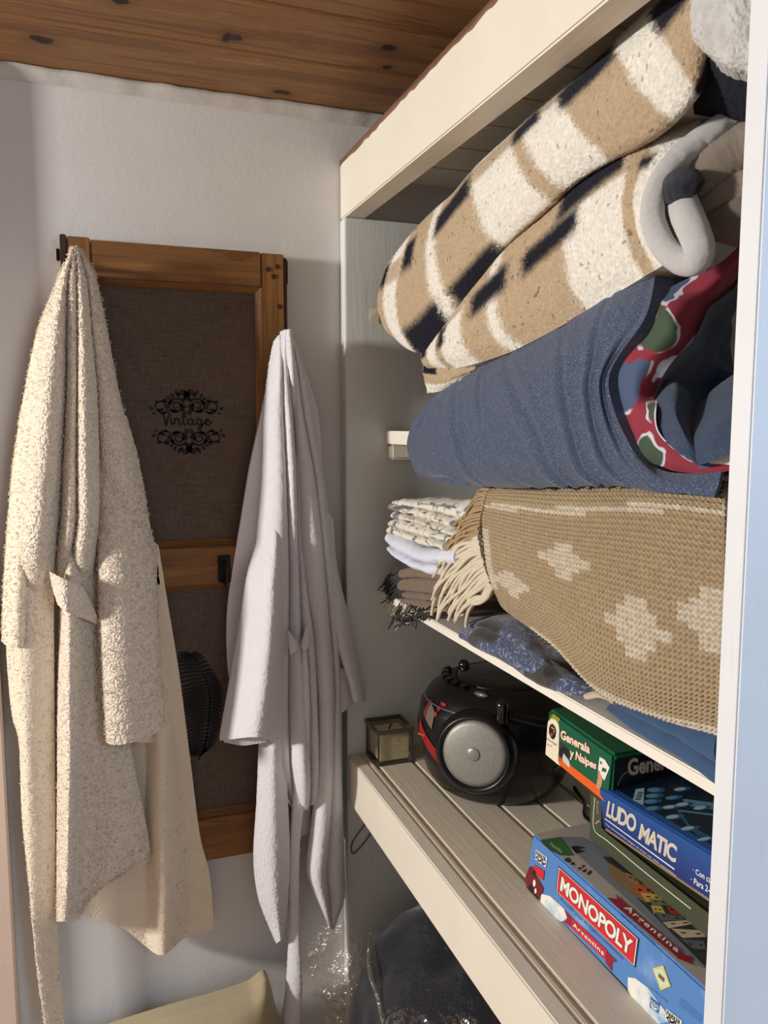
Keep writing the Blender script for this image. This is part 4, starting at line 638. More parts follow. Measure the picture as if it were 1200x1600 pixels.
robe_part('back_skirt', 'cream_skirt_back', 360, 50, None, .02, A1 * .5, F1, M_cream2, rb, 5)
robe_part('front_skirt', 'cream_front_panel', 340, 44, None, .04, A1 * .9, F1, M_cream, rb, 6)
robe_part('belt', 'cream_left_panel', 420, 30, None, .03, A1 * .8, F1, M_cream2, rb, 7)
G = smooth_patch('cream_loop', 60, 110); grid_obj('belt_loop', terry(G, OUT, A1 * .8, F1, 8), M_cream, rb, skirt=(0, .006, 0))
# stray loops of the terry pile standing off the folds
def pile(name, G, dens, L, r, mat, parent):
    nr, nc = G.shape[:2]; N = orient(normals(G), OUT); paths = []
    ii = RNG.randint(1, nr - 1, dens); jj = RNG.randint(0, nc, dens)
    for i, j in zip(ii, jj):
        p = G[i, j]; n_ = N[i, j]; tdir = RNG.randn(3); tdir -= n_ * (tdir @ n_); tdir /= np.linalg.norm(tdir) + 1e-9
        l = L * (0.6 + RNG.rand()); paths.append([p, p + n_ * l + tdir * l * .3, p + n_ * l * .8 + tdir * l * 1.1, p + n_ * l * .1 + tdir * l * 1.3])
    link(name, tube_mesh(name, paths, [r] * len(paths), 4), mat, parent, kind='stuff')
for part, key, k, mx, dn in ((b1, 'cream_front', [.85, 1.0, .9, .45], .06, 1500), (s2, 'cream_right_sleeve', .42, .05, 900), (s1, 'cream_left_sleeve', .6, .04, 500)):
    pile('terry_loops', lobe_patch(key, 300, 40, OUT, k, .6, mx) , dn * 2, .0019, .0004, M_cream, part)
for key, k, mx, dn in (('cream_front_panel', [.7, .25, .35], .04, 900), ('cream_left_panel', [.6, .35], .03, 700), ('cream_skirt_back', [.3, .25, .3, .4], .02, 700)):
    pile('terry_loops', smooth_patch(key, 300, 120), dn * 2, .0019, .0004, M_cream, rb)

M_white = fabric('white_terry', (230, 229, 236), 1500, 0.6, 0.0014, sheen=0.35, var=0.06)
rw = thing('white_bathrobe', (0.31, D - 0.06, 0.42), 'off-white smooth bathrobe hanging beside the closet on the right of the panel', 'bathrobe')
A2, F2 = 0.0009, 420
robe_part('robe_back', 'white_back', 300, 40, None, .01, A2, F2, M_white, rw, 11, wr=.003)
robe_part('robe_front', 'white_front', 400, 34, [.7, 1.3, 1.3], .05, A2, F2, M_white, rw, 12, wr=.004)
robe_part('front_skirt', 'white_right', 460, 44, [.75, .55], .05, A2, F2, M_white, rw, 20, wr=.004)
s1 = robe_part('left_sleeve', 'white_left_sleeve', 260, 44, None, .04, A2, F2, M_white, rw, 13, wr=.004)
robe_part('sleeve_cuff', 'white_left_cuff', 40, 30, None, .02, A2, F2, M_white, s1, 14)
s2 = robe_part('right_sleeve', 'white_right_sleeve', 220, 40, .3, .02, A2, F2, M_white, rw, 15, wr=.003)
robe_part('sleeve_cuff', 'white_right_cuff', 50, 30, .25, .02, A2, F2, M_white, s2, 16)
robe_part('front_skirt', 'white_panel_left', 280, 36, None, .03, A2, F2, M_white, rw, 17, wr=.004)
robe_part('skirt_corner', 'white_panel_corner', 60, 24, None, .02, A2, F2, M_white, rw, 19)
bl = robe_part('belt', 'white_belt', 260, 24, .3, .012, A2, F2, M_white, rw, 21)
for kx in ('white_loop_left', 'white_loop_right'):
    G = smooth_patch(kx, 40, 60); grid_obj('belt_loop', terry(G, OUT, A2, F2, 22), M_white, bl, skirt=(0, .005, 0))

# ================================================================== SOFT GOODS ON THE SHELVES
OX = np.array([-1.0, -0.35, 0.0]); OX /= np.linalg.norm(OX)
TAN, CRM, NAV = np.array(lin((198, 176, 146))), np.array(lin((250, 246, 236))), np.array(lin((16, 18, 34)))
def mixc(a, b, f): return a * (1 - f)[..., None] + b * f[..., None]
def sstep(x, a, b): t_ = np.clip((x - a) / (b - a), 0, 1); return t_ * t_ * (3 - 2 * t_)
def plaid(G, ncol, bands, marks, stripes=(), nrow=6):
    nr, nc = G.shape[:2]; P = G * 1.0; nz = vnoise(P * 200) * 0.06 + vnoise(P * 500) * 0.08 + RNG.randn(nr, nc) * .025
    c = np.linspace(0, ncol, nc)[None, :] + nz; r = np.linspace(0, nrow, nr)[:, None] + nz * 0.8
    col = np.broadcast_to(TAN, (nr, nc, 3)).copy()
    for a, b in bands:
        f = sstep(c, a - .06, a + .06) * (1 - sstep(c, b - .06, b + .06)) * np.ones_like(r); col = mixc(col, CRM, f)
    for a, b, ra, rb_ in stripes:
        f = sstep(c, a - .06, a + .06) * (1 - sstep(c, b - .06, b + .06)) * sstep(r, ra - .12, ra + .12) * (1 - sstep(r, rb_ - .12, rb_ + .12)); col = mixc(col, TAN * 0.95, f * .9)
    for a, b, ra, rb_, sl in marks:
        rr = r + sl * (c - (a + b) / 2)
        f = sstep(c, a - .09, a + .09) * (1 - sstep(c, b - .09, b + .09)) * sstep(rr, ra - .2, ra + .2) * (1 - sstep(rr, rb_ - .2, rb_ + .2)); col = mixc(col, NAV, f)
    dk = vnoise(P * 420) + .5; col = col * (0.84 + 0.3 * dk)[..., None]
    spk = sstep(vnoise(P * 230), .36, .42) * .55; col = mixc(col, NAV * 2.5, spk)
    return col
M_wool = fabric('plaid_wool', scale=1300, bump=0.7, dist=0.002, attr=True, var=0.16, sheen=0.08)
pu = thing('plaid_blanket', (0.6, 0.9, 1.5), 'beige cream and navy checked wool blanket, topmost fold on the upper shelf', 'blanket')
G = smooth_patch('plaid_upper', 260, 700); colr = plaid(G, 8, [(.3, .9), (1.9, 2.15), (3, 3.95), (4.2, 5.1), (6.3, 7.05)],
     [(.0, .3, 1.6, 2.6, 0), (1.0, 1.4, 1.5, 2.5, 0), (.95, 1.95, 4.2, 5.6, 0), (2.2, 3.0, 4.3, 6, 0), (2.1, 2.95, 1.3, 2.15, .3), (3.95, 4.6, 1.15, 1.85, .2), (5.0, 6.25, 1.2, 2.05, .25), (7.0, 8.0, 1.1, 2.2, .3), (7.0, 8, 4.6, 6.1, 0)],
     [(.3, .9, 1.9, 2.6), (3, 3.95, 1.0, 1.7), (4.2, 5.1, 1.0, 1.6), (3.0, 3.9, 5.0, 6)])
grid_obj('blanket_roll', terry(G, OX, .0007, 420, 31, .006, (12, 12, 12)), M_wool, pu, skirt=(.09, 0, 0), col=colr)
G = smooth_patch('plaid_upper_flap', 120, 140); cw = np.array(lin((214, 214, 214))) * (0.86 + 0.3 * (vnoise(G * 120) + .5))[..., None]
grid_obj('blanket_flap', terry(G, OX, .0012, 420, 32), M_wool, pu, skirt=(.012, 0.01, 0), col=cw, label='pale plain end of the topmost blanket')
G = smooth_patch('plaid_upper_under', 60, 80); grid_obj('shaded_underside', terry(G, OX, .0012, 420, 33), fabric('navy_shaded_wool', (26, 28, 46), 1300, .8, .002, sheen=.05), pu, skirt=(.03, 0, 0), label='navy underside of the blanket fold with its interior shade painted in')  # dark navy sheet, the shadow inside the fold painted into its colour
plo = thing('plaid_blanket', (0.6, 0.85, 1.45), 'beige cream and navy checked wool blanket folded open, resting on the blue quilt', 'blanket')
G = smooth_patch('plaid_lower', 240, 640); colr = plaid(G, 6, [(.35, .8), (1.0, 1.55), (2.1, 2.3), (3.55, 4.9), (5.35, 6.0)],
     [(0, .3, 1.5, 3.0, 0), (.85, 1.1, 2.0, 3.1, 0), (1.75, 2.5, 2.1, 2.85, .1), (2.75, 3.8, 2.1, 2.8, .15), (3.35, 4.75, .3, 1.95, .12), (5.2, 5.6, 1.75, 2.2, 0)],
     [(.8, 1.0, 2, 6), (3.5, 5.4, 0, 2.05), (1.0, 1.55, 1.6, 2.2), (2.1, 2.3, 0, 1.3)], 5)
grid_obj('blanket_roll', terry(G, OX, .0007, 420, 34, .005, (12, 12, 12)), M_wool, plo, skirt=(.06, 0, 0), col=colr)
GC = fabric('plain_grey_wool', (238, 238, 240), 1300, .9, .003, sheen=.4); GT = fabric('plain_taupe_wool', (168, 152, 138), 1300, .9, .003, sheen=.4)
def fat_tube(name, path, rad, mat, parent, n=90, seg=26, colf=None, seed=0, label=None):
    P = catmull(np.array(path), n); rr = np.broadcast_to(rad, (len(path),)).astype(float); rr = catmull(rr[:, None], n)[:, 0]
    me = tube_mesh(name, [P], [rr], seg); V = np.empty(len(me.vertices) * 3, np.float32); me.vertices.foreach_get('co', V); V = V.reshape(-1, 3)
    V = V + (vnoise(V * 330 + seed)[:, None] * .0012); me.vertices.foreach_set('co', V.astype(np.float32).ravel())
    return link(name, me, mat, parent, label=label)
fat_tube('folded_edge', DATA['plaid_rim'], [.009, .0105, .011, .011, .011, .0105, .0105, .0105, .0105, .011, .012, .013, .0135, .0135, .012], GC, plo, 140, label='thick pale folded edge of the blanket')
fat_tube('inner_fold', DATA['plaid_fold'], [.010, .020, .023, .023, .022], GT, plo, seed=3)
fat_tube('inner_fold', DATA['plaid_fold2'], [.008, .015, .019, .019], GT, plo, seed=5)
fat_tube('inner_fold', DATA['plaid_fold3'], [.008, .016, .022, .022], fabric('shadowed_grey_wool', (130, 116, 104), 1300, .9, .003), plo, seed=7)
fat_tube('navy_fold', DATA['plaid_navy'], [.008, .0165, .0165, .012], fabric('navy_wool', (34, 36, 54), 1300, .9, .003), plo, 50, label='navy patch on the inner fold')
G = smooth_patch('plaid_tail', 90, 160); colr = plaid(G, 3, [(0, 3)] if False else [], [(0, .9, -.3, 2.4, .3)]); 
rr = np.linspace(0, 3, 90)[:, None] + vnoise(G * 150) * .3; colr = mixc(colr, CRM, sstep(rr, 1.9, 2.2) * np.ones((90, 160)))
grid_obj('hanging_corner', terry(G, OX, .0012, 420, 36), M_wool, plo, skirt=(.03, 0, 0), col=colr)

# quilt
M_denim = fabric('blue_heather', (66, 78, 102), 1500, .4, .001, fleck=(1500, .56, (146, 156, 178), (1, .25, 1)), sheen=.25, var=.12)
M_denim2 = fabric('blue_lining', (56, 70, 94), 1500, .4, .001, fleck=(1300, .62, (130, 142, 168), (1, .3, 1)), sheen=.2, var=.12)
qt = thing('blue_quilt', (0.6, 0.85, 1.391), 'thick rolled blue quilt with a dark red leaf print lining at its open end', 'quilt')
G = smooth_patch('quilt', 260, 620); n_ = orient(normals(G), OX)
u = np.linspace(0, 1, 620)[None, :]; v = np.linspace(0, 1, 260)[:, None]
ph = u * 26 + 1.6 * np.sin(v * 3.0 + u * 4) + vnoise(G * np.array([6, 6, 6])) * 7
q_ = np.abs(((ph / PI) % 1.0) - .5) * 2; wr = -(np.exp(-(q_ / .16) ** 2) - .55 * np.exp(-((q_ - .36) / .22) ** 2)) * (.15 + .85 * sstep(vnoise(G * np.array([9, 7, 9]) + 4), -.12, .2)) * (.35 + .65 * sstep(v, .2, .5))
d = wr * .0040 + vnoise(G * np.array([16, 5, 16])) * .006 + vnoise(G * np.array([50, 22, 50])) * .002
grid_obj('quilt_roll', G + n_ * d[..., None], M_denim, qt, skirt=(.022, 0, 0.0))
G = smooth_patch('quilt_tail', 60, 120); grid_obj('quilt_tail', G + orient(normals(G), OX) * (vnoise(G * 30) * .005)[..., None], M_denim, qt, skirt=(.003, 0, 0))
G = smooth_patch('quilt_band', 120, 560); nr, nc = 120, 560
u = np.broadcast_to(np.linspace(0, 1, nc)[None, :], (nr, nc)); v = np.broadcast_to(np.linspace(0, 1, nr)[:, None], (nr, nc)); nz = vnoise(G * 160) * .02
RED, WHT, GRN, BLU = [np.array(lin(x)) for x in ((150, 58, 74), (206, 210, 222), (72, 88, 72), (80, 94, 126))]
col = np.broadcast_to(RED, G.shape).copy() * (0.9 + .25 * vnoise(G * 90)[..., None])
def blob(uc, vc, ru, rv, sk=0.0): 
    uu = (u - uc) + sk * (v - vc) + nz * .8 + vnoise(G * 55) * .03; vv = v - vc + nz * 3 + vnoise(G * 55 + 4) * .25; return np.maximum(np.abs(uu) / ru, np.abs(vv) / rv) * .5 + .5 * np.sqrt((uu / ru) ** 2 + (vv / rv) ** 2)
for uc, vc, ru, rv, cc, sk, rim in ((.30, .35, .075, .36, GRN, -.05, .12), (.50, .30, .075, .42, BLU, .03, .14), (.745, .35, .055, .42, GRN, .05, .12), (.60, .97, .04, .16, GRN, 0, .3), (.16, .06, .05, .14, BLU, 0, .3), (.93, .8, .03, .3, BLU, 0, .3), (.42, 1.0, .05, .1, WHT, .1, .3)):
    b = blob(uc, vc, ru, rv, sk); col = mixc(col, WHT, (1 - sstep(b, 1.0 + rim * .8, 1.08 + rim * .8)) * sstep(vnoise(G * 60 + uc * 9), -.12, .02)); col = mixc(col, cc * 1.0, 1 - sstep(b, .95, 1.03))
edge = sstep(v, .955, .97) * sstep(vnoise(G * 45), -.1, .1); col = mixc(col, WHT, edge)
grid_obj('red_lining', G + orient(normals(G), OX) * (vnoise(G * 40) * .004)[..., None], fabric('printed_lining', scale=1500, bump=.3, dist=.001, attr=True, var=.05, sheen=.1), qt, skirt=(.004, .004, 0), col=col, label='dark red print lining with green leaves and blue patches')
G = smooth_patch('quilt_inner', 90, 200); grid_obj('inner_layer', G + orient(normals(G), OX) * (vnoise(G * 30) * .008)[..., None], M_denim2, qt)
for kx in ('quilt_fold_a', 'quilt_fold_b'):
    G = smooth_patch(kx, 70, 80); grid_obj('inner_fold', G + orient(normals(G), OX) * (vnoise(G * 35) * .006)[..., None], M_denim2, qt, skirt=(.02, .02, 0))

# tan knitted throw
tn = thing('knitted_throw', (0.55, 0.8, 1.15), 'tan chunky knitted throw with white star motifs and fringe, draped over lower shelf', 'throw')
nr, nc = 560, 620; G = smooth_patch('tan', nr, nc); n_ = orient(normals(G), OX)
R = np.linspace(0, 6, nr)[:, None] * np.ones((1, nc)); U = np.linspace(0, 4, nc)[None, :] * np.ones((nr, 1))
sv = R * 8.0 + .35 * np.sin(U * 2 + R); su = U * 15.0
tri = np.abs((su % 1) - .5) * 2
ph = (sv + tri * .45) % 1.0; knit = np.sin(PI * ph) ** .7 * (.65 + .35 * np.sin(PI * ((su * 1.0) % 1)))
qu = (np.floor(su) + .5) / 15; qr = (np.floor(sv + tri * .45) + .5) / 8
TB, TW = np.array(lin((194, 170, 132))), np.array(lin((238, 226, 204)))
white = np.zeros((nr, nc))
for uc, rc, ru, rr_ in ((1.62, 3.02, .50, .46), (.50, 4.15, .36, .46), (2.9, 4.0, .52, .62), (3.85, 3.45, .40, .62)):
    a, b = np.abs(qu - uc) / ru, np.abs(qr - rc) / rr_
    white = np.maximum(white, ((a < .30) & (b < 1)) | ((b < .30) & (a < 1)) | ((a < .58) & (b < .58)))
lc = 1.80 - .10 * U; white = np.maximum(white, np.abs(qr - lc) < .09)
white = np.maximum(white, (R > 5.80) & (U > .6)); white = np.maximum(white, (U < .16) & (R > 2.6) & (R < 4.6))
nzc = vnoise(G * 300) ; col = mixc(np.broadcast_to(TB, G.shape), TW, white * (.85 + nzc * .3)) * (0.72 + .30 * knit + .22 * nzc)[..., None]
G2 = G + n_ * (knit * .0042 + vnoise(G * np.array([10, 6, 10])) * .010 + vnoise(G * 420) * .0012)[..., None]
grid_obj('throw_body', G2, fabric('chunky_knit', scale=1300, bump=.8, dist=.002, attr=True, var=.15, sheen=.3), tn, skirt=(.06, .02, .012), col=col)
M_yarn = fabric('cream_yarn', (240, 228, 204), 1400, .8, .002, sheen=.3); M_yarnt = fabric('tan_yarn', (190, 160, 116), 1400, .8, .002, sheen=.3)
def fringe(name, key, n, r, mat, parent, jit=.004, wav=.003, n2=22, sel=None, endj=.25):
    A = np.array(DATA[key]); g = catmull(A, n); paths = []
    for i in range(n):
        if sel is not None and not sel(i / (n - 1)): continue
        for k in range(2):
            q = g[i] + RNG.randn(*g[i].shape) * jit * np.linspace(.15, 1, g.shape[1])[:, None]
            q[:, 0] -= k * .003; L = 1 - endj * RNG.rand(); p = catmull(q, n2)[:max(6, int(n2 * L))]
            t_ = np.linspace(0, 1, len(p)); a = RNG.rand() * 6
            p = p + np.stack([np.sin(t_ * 9 + a), np.cos(t_ * 8 + a * 2), np.sin(t_ * 7 + a * 3)], 1) * wav * t_[:, None]
            paths.append(p)
    return link(name, tube_mesh(name, paths, [np.linspace(r, r * .75, len(p)) for p in paths], 6), mat, parent, kind='stuff')
fringe('fringe', 'tan_fringe', 34, .0032, M_yarn, tn, .0045, .004, sel=lambda t_: t_ > .42)
fringe('fringe', 'tan_fringe', 40, .0022, M_yarnt, tn, .003, .003, sel=lambda t_: t_ <= .46)

# folded sheets, woollen throw, scarves, blue cloth on the lower shelf
def fold_stack(name, key, per, ks, nr, mat, parent, wr=.003, wf=(30, 30, 30), colf=None, skirt=(.12, 0, 0)):
    G = lobe_patch(key, nr, per, OX, ks, .5, .02, axis=0); G = G + orient(normals(G), OX) * (vnoise(G * np.array(wf)) * wr + vnoise(G * np.array(wf) * 2.7) * wr * .5)[..., None]
    return grid_obj(name, G, mat, parent, skirt=skirt, col=None if colf is None else colf(G))
def print_col(G):
    c = np.broadcast_to(np.array(lin((222, 218, 206))), G.shape).copy()
    m1 = sstep(np.abs(vnoise(G * 55)), .0, .035); c = mixc(np.broadcast_to(np.array(lin((54, 64, 88))), G.shape), c, m1 * .88 + .12)
    m2 = sstep(vnoise(G * 38 + 9), .25, .30); c = mixc(c, np.array(lin((96, 84, 112))), m2 * .8); return c
sp_ = thing('printed_sheet', (0.55, 1.2, 1.2), 'folded white sheet with scattered grey blue print, top of the linen pile', 'sheet')
fold_stack('sheet_folds', 'sheet_print', 16, .9, 160, fabric('printed_cotton', scale=1500, bump=.2, dist=.0008, attr=True, var=.04, sheen=0), sp_, .004, (40, 40, 40), print_col)
sw = thing('white_sheet', (0.55, 1.2, 1.15), 'plain pale bluish white folded sheet beneath the printed sheet', 'sheet')
fold_stack('sheet_folds', 'sheet_white', 30, [.8, .7], 160, fabric('pale_cotton', (214, 218, 232), 1500, .2, .0008, sheen=0, var=.03), sw, .004, (34, 34, 34))
th = thing('brown_throw', (0.55, 1.2, 1.109), 'folded dark brown woven throw with black and white fringe at the shelf end', 'throw')
fold_stack('throw_folds', 'throw', 26, .7, 150, fabric('brown_weave', (128, 106, 86), 900, .9, .002, fleck=(420, .60, (170, 152, 130), (1, 1, 1)), var=.4), th, .003)
M_blk = fabric('black_yarn', (38, 34, 34), 1400, .8, .002); M_ywh = fabric('white_yarn', (214, 202, 182), 1400, .8, .002)
fringe('fringe', 'throw_fringe_side', 26, .0014, M_blk, th, .004, .003)
fringe('fringe', 'throw_fringe_front', 24, .0015, M_blk, th, .003, .003)
fringe('fringe', 'throw_fringe_front', 14, .0010, M_ywh, th, .003, .004, endj=.5)
def pais(G):
    c = np.broadcast_to(np.array(lin((72, 82, 108))), G.shape).copy(); n1 = vnoise(G * 420); c = mixc(c, np.array(lin((150, 160, 190))), sstep(n1, .12, .25) * .8)
    cell = vnoise(G * np.array([28, 28, 44]) + 5); k = sstep(cell, .06, .09); c = mixc(c, np.array(lin((66, 64, 62))) * (1 + .5 * n1)[..., None], k)
    k2 = sstep(cell, .20, .22) ; c = mixc(c, np.array(lin((44, 44, 50))), k2); k3 = sstep(vnoise(G * 34 + 20), .36, .40) * sstep(vnoise(G * 300), -.05, .1); return mixc(c, np.array(lin((190, 170, 140))), k3 * .8)
ps = thing('paisley_shawl', (0.52, 0.95, 1.109), 'folded blue shawl with dark medallion print tucked under the knitted throw', 'shawl')
fold_stack('shawl_folds', 'paisley', 50, [.45, .6], 260, fabric('paisley_weave', scale=1500, bump=.4, dist=.001, attr=True, var=.1), ps, .003, (26, 26, 26), pais, (.08, 0, 0))
bc = thing('blue_cloth', (0.5, 0.7, 1.109), 'plain dark blue folded cloth lying near the shelf edge above the games', 'cloth')
fold_stack('cloth_folds', 'bluecloth', 40, [.35, .25], 200, fabric('steel_blue_cotton', (58, 86, 122), 1500, .25, .0008, var=.06), bc, .003, (18, 18, 18), None, (.08, 0, 0))
bs = thing('beige_cloth', (0.5, 0.75, 1.109), 'small rumpled beige cloth end between the shawl and the blue cloth', 'cloth')
fold_stack('cloth_folds', 'beige_scrap', 20, .4, 60, fabric('beige_cotton', (196, 184, 160), 1500, .3, .001), bs, .003, (60, 60, 60), None, (.05, 0, 0))

# ================================================================== GAMES ON THE BENCH
def box_thing(name, key, label):
    o, ex, ey, ez = [np.array(a) for a in DATA['box_' + key]]
    M = Matrix(((ex[0], ey[0], ez[0], o[0]), (ex[1], ey[1], ez[1], o[1]), (ex[2], ey[2], ez[2], o[2]), (0, 0, 0, 1)))
    return thing(name, None, label, 'board game', mat=M)
def carton(name, L, W, H, mat, parent, tilt=0.0, bev=.002, z0=0.0, x0=0.0, y0=0.0):
    bm = bmesh.new(); box_bm(bm, x0, L, y0, W, z0, H)
    for vt in bm.verts:
        if vt.co.z > H - 1e-6 and vt.co.y < y0 + 1e-6: vt.co.y += tilt
    bmesh.ops.bevel(bm, geom=bm.edges[:], offset=bev, segments=2, affect='EDGES')
    return link(name, bm_mesh(name, bm), mat, parent, True)
INK = lambda n, rgb, r=.45: plain('ink_' + n, rgb, r, var=.03)
K_wh, K_bk, K_rd = INK('white', (238, 236, 228)), INK('black', (26, 24, 26)), INK('red', (206, 40, 46))
# -- property trading game
mo = box_thing('board_game_box', 'monopoly', 'sky blue board game box with a red title banner and ribbon, lowest on the bench')
t = NT('sky_print'); s_ = t.obj(); f = t.noise(14, 4, .6, s_); t.base(t.mix(t.math('MULTIPLY', t.ramp(f, .56, .72), .5), lin((84, 134, 198)), lin((160, 190, 222)))); t.set(Roughness=.4); M_sky = t.m
H = .0665
carton('box_lid', .40, .27, H, M_sky, mo, .010)
box('lid_top', .0025, .3975, .0125, .2675, H - .0002, H + .0001, plain('grey_lid_top', (176, 170, 162), .4), mo, bev=0, local=True)
d = DATA['dec_monopoly']; pf = lambda p, k: (p[0], .010 * p[1] / H - .0004 * k - .0002, p[1]); pt = lambda p, k: (p[0], p[1], H + .0002 + .0002 * k)
t = NT('cloud_print'); f = t.noise(40, 4, .6, t.obj()); t.base(t.mix(t.ramp(f, .35, .6), lin((140, 184, 222)), lin((236, 236, 226)))); t.set(Roughness=.4)
decal('cloud_print', d['cloud'], pf, 1, t.m, mo); decal('cloud_print', d['cloud2'], pf, 1, t.m, mo)
def grow(q, s): q = np.array(q, float); c_ = q.mean(0); return [list(c_ + (p - c_) * np.array([1 + s * .35, 1 + s])) for p in q]
decal('banner_shadow', grow(d['banner'], .12), pf, 1.5, INK('navy', (30, 40, 84)), mo); decal('banner_edge', grow(d['banner'], .05), pf, 2, K_wh, mo)
decal('banner', d['banner'], pf, 2.5, K_rd, mo)
text_on('title', 'MONOPOLY', grow(d['title'], .0), pf, 3, K_bk, mo, .05, .92); text_on('title', 'MONOPOLY', grow(d['title'], -.05), pf, 3.5, K_wh, mo, .03, .93)
text_on('subtitle', 'El popular juego de negocios inmobiliarios', d['sub'], pf, 2, INK('blue', (44, 72, 140)), mo)
RB = INK('ribbon', (196, 36, 50)); [decal('ribbon_end', d[k_], pf, 1.8, INK('ribbon_dark', (150, 26, 40)), mo) for k_ in ('rib_l', 'rib_r')]; decal('ribbon', d['ribbon'], pf, 2.2, RB, mo)
text_on('ribbon_lettering', 'Argentina', grow(d['arg'], -.05), pf, 3, K_wh, mo, .02, 1.15)
for nm in ('parker', 'parker2'):
    q = np.array(d[nm]); decal('maker_mark', q, pf, 2, K_wh, mo)
    up = [q[0] * .93 + q[2] * .07, q[1] * .93 + q[3] * .07, q[2] * .5 + q[1] * .5 - (q[1] - q[0]) * .05, q[0] * .5 + q[3] * .5 + (q[1] - q[0]) * .05]
    text_on('maker_mark', 'PARKER', up, pf, 3, K_bk, mo, .02); m = (q[2] + q[3]) / 2 * .7 + (q[0] + q[1]) / 2 * .3
    decals('maker_mark', ribbon([m + (q[1] - q[0]) * a * .42 + (q[0] - q[3]) * .14 * math.sin(a * 7) for a in np.linspace(-1, 1, 16)], .0016) + ribbon([m + (q[1] - q[0]) * a * .42 - (q[0] - q[3]) * .12 + (q[0] - q[3]) * .10 * math.cos(a * 6) for a in np.linspace(-1, 1, 16)], .0012), pf, 3, K_bk, mo)
q = np.array(d['deed']); decal('card_mark', q, pf, 2, INK('yellow', (226, 208, 92)), mo); decal('card_mark', grow(q, -.28), pf, 2.5, INK('pale_green', (206, 222, 196)), mo)
m = q.mean(0); decals('card_mark', ribbon([m + (q[2] - q[0]) * .16 * a for a in np.linspace(-1, 1, 5)], .004), pf, 3, INK('brown', (130, 92, 50)), mo)
q = np.array(d['hasbro']); decal('maker_mark', q, pf, 2, INK('teal', (36, 110, 170)), mo); text_on('maker_mark', 'Hasbro', [q[0] * .9 + q[2] * .1, q[1] * .9 + q[3] * .1, q[1] * .4 + q[2] * .6, q[0] * .4 + q[3] * .6], pf, 3, K_wh, mo)
decals('maker_mark', ribbon([q.mean(0) + (q[1] - q[0]) * .3 * a + (q[3] - q[0]) * (.30 - .14 * a * a) for a in np.linspace(-1, 1, 9)], .0016), pf, 3, K_wh, mo)
q = np.array(d['fine'])
for i in range(5):
    a = i / 5.0; text_on('small_print', 'Contenido del juego de mesa', [q[0] * (1 - a) + q[3] * a, q[1] * (1 - a) + q[2] * a, q[1] * (.88 - a) + q[2] * (a + .12), q[0] * (.88 - a) + q[3] * (a + .12)], pf, 2, INK('blue', (44, 72, 140)), mo)
text_on('small_print', 'Juego de mesa para toda la familia', d['fine2'], pf, 2, K_bk, mo)
decal('red_patch', d['redsq'], pf, 2.5, K_rd, mo)
cq = np.array(d['car']); decal('engine_print', cq, pf, 2, INK('maroon', (112, 26, 36)), mo); cc = cq.mean(0)
decals('engine_print', [ell(cc[0] + a, cc[1] + b, r, r) for a, b, r in ((-.006, -.010, .006), (.006, -.016, .006), (-.004, .012, .004))], pf, 2.6, K_bk, mo)
decals('engine_print', [ell(cc[0] + a, cc[1] + b, r, r * 1.4) for a, b, r in ((-.001, .001, .003), (.004, -.006, .0022), (.003, -.026, .0035))], pf, 2.8, K_wh, mo)
decal('corner_print', d['green'], pt, 1, INK('green', (56, 104, 66)), mo); text_on('corner_print', 'Familia', d['greent'], pt, 2, INK('pale_green', (206, 222, 196)), mo)
text_on('age_print', '8+', d['eight'], pt, 1, K_bk, mo, .03); text_on('age_print', '2 a 8', d['ages'], pt, 1, K_bk, mo, .03)
decal('city_print', d['tpic'], pt, 1, INK('slate_sky', (118, 128, 138)), mo); decal('city_print', d['tdark'], pt, 1.6, INK('dark_slate', (52, 52, 54)), mo); decal('city_print', d['tgold'], pt, 2, INK('ochre', (140, 116, 80)), mo)
decal('city_print', d['thand'], pt, 1.4, K_bk, mo)
PAL = dict(ochre=(160, 130, 84), terracotta=(196, 96, 62), yellow=(214, 178, 92), green=(110, 132, 92), red=(168, 60, 52), slate=(96, 100, 106), cream=(198, 186, 160))
for kk in sorted(k for k in d if k.startswith('house')):
    decal('house_print', d[kk], pt, 2.4 + .25 * int(kk[5]), INK(kk.split('_')[1] + '_house', PAL[kk.split('_')[1]]), mo)
    q = np.array(d[kk]); c_ = q.mean(0); decals('house_print', [[c_ + (p - c_) * .16 + (q[1] - q[0]) * o for p in q] for o in (-.22, .22)], pt, 5.5, K_bk, mo)
[decal('ribbon_end', d[k_], pt, 5.6, INK('ribbon_dark', (150, 26, 40)), mo) for k_ in ('trib_l', 'trib_r')]; decal('ribbon', d['tband'], pt, 6, INK('ribbon_deep', (132, 34, 48)), mo)
text_on('ribbon_lettering', 'Argentina', d['targ'], pt, 6.5, K_wh, mo, .02, 1.2); text_on('small_print', 'EDICION DE COLECCION', d['tsub'], pt, 1, K_bk, mo)
# -- green box
gb = box_thing('board_game_box', 'green', 'dark olive green game box with white border line under the deep blue box')
M_gr = plain('olive_green_card', (72, 78, 58), .45, var=.08)
bm = bmesh.new(); pr = [(0, 0), (.37, 0), (.37, .028), (.036, .024), (.024, .026), (.024, .062), (0, .062)]
a = [bm.verts.new((x, 0, z)) for x, z in pr]; b = [bm.verts.new((x, .20, z)) for x, z in pr]; bm.faces.new(a[::-1]); bm.faces.new(b)
for i in range(7): bm.faces.new((a[i], a[(i + 1) % 7], b[(i + 1) % 7], b[i]))
bmesh.ops.bevel(bm, geom=bm.edges[:], offset=.0015, segments=2, affect='EDGES'); link('box_body', bm_mesh('box_body', bm), M_gr, gb, True)
d = DATA['dec_green']; pg = lambda p, k: (p[0], -.0003 * k - .0001, p[1])
decals('border_line', ribbon(catmull(np.array(d['edge']), 60), .0011), pg, 1, K_wh, gb)
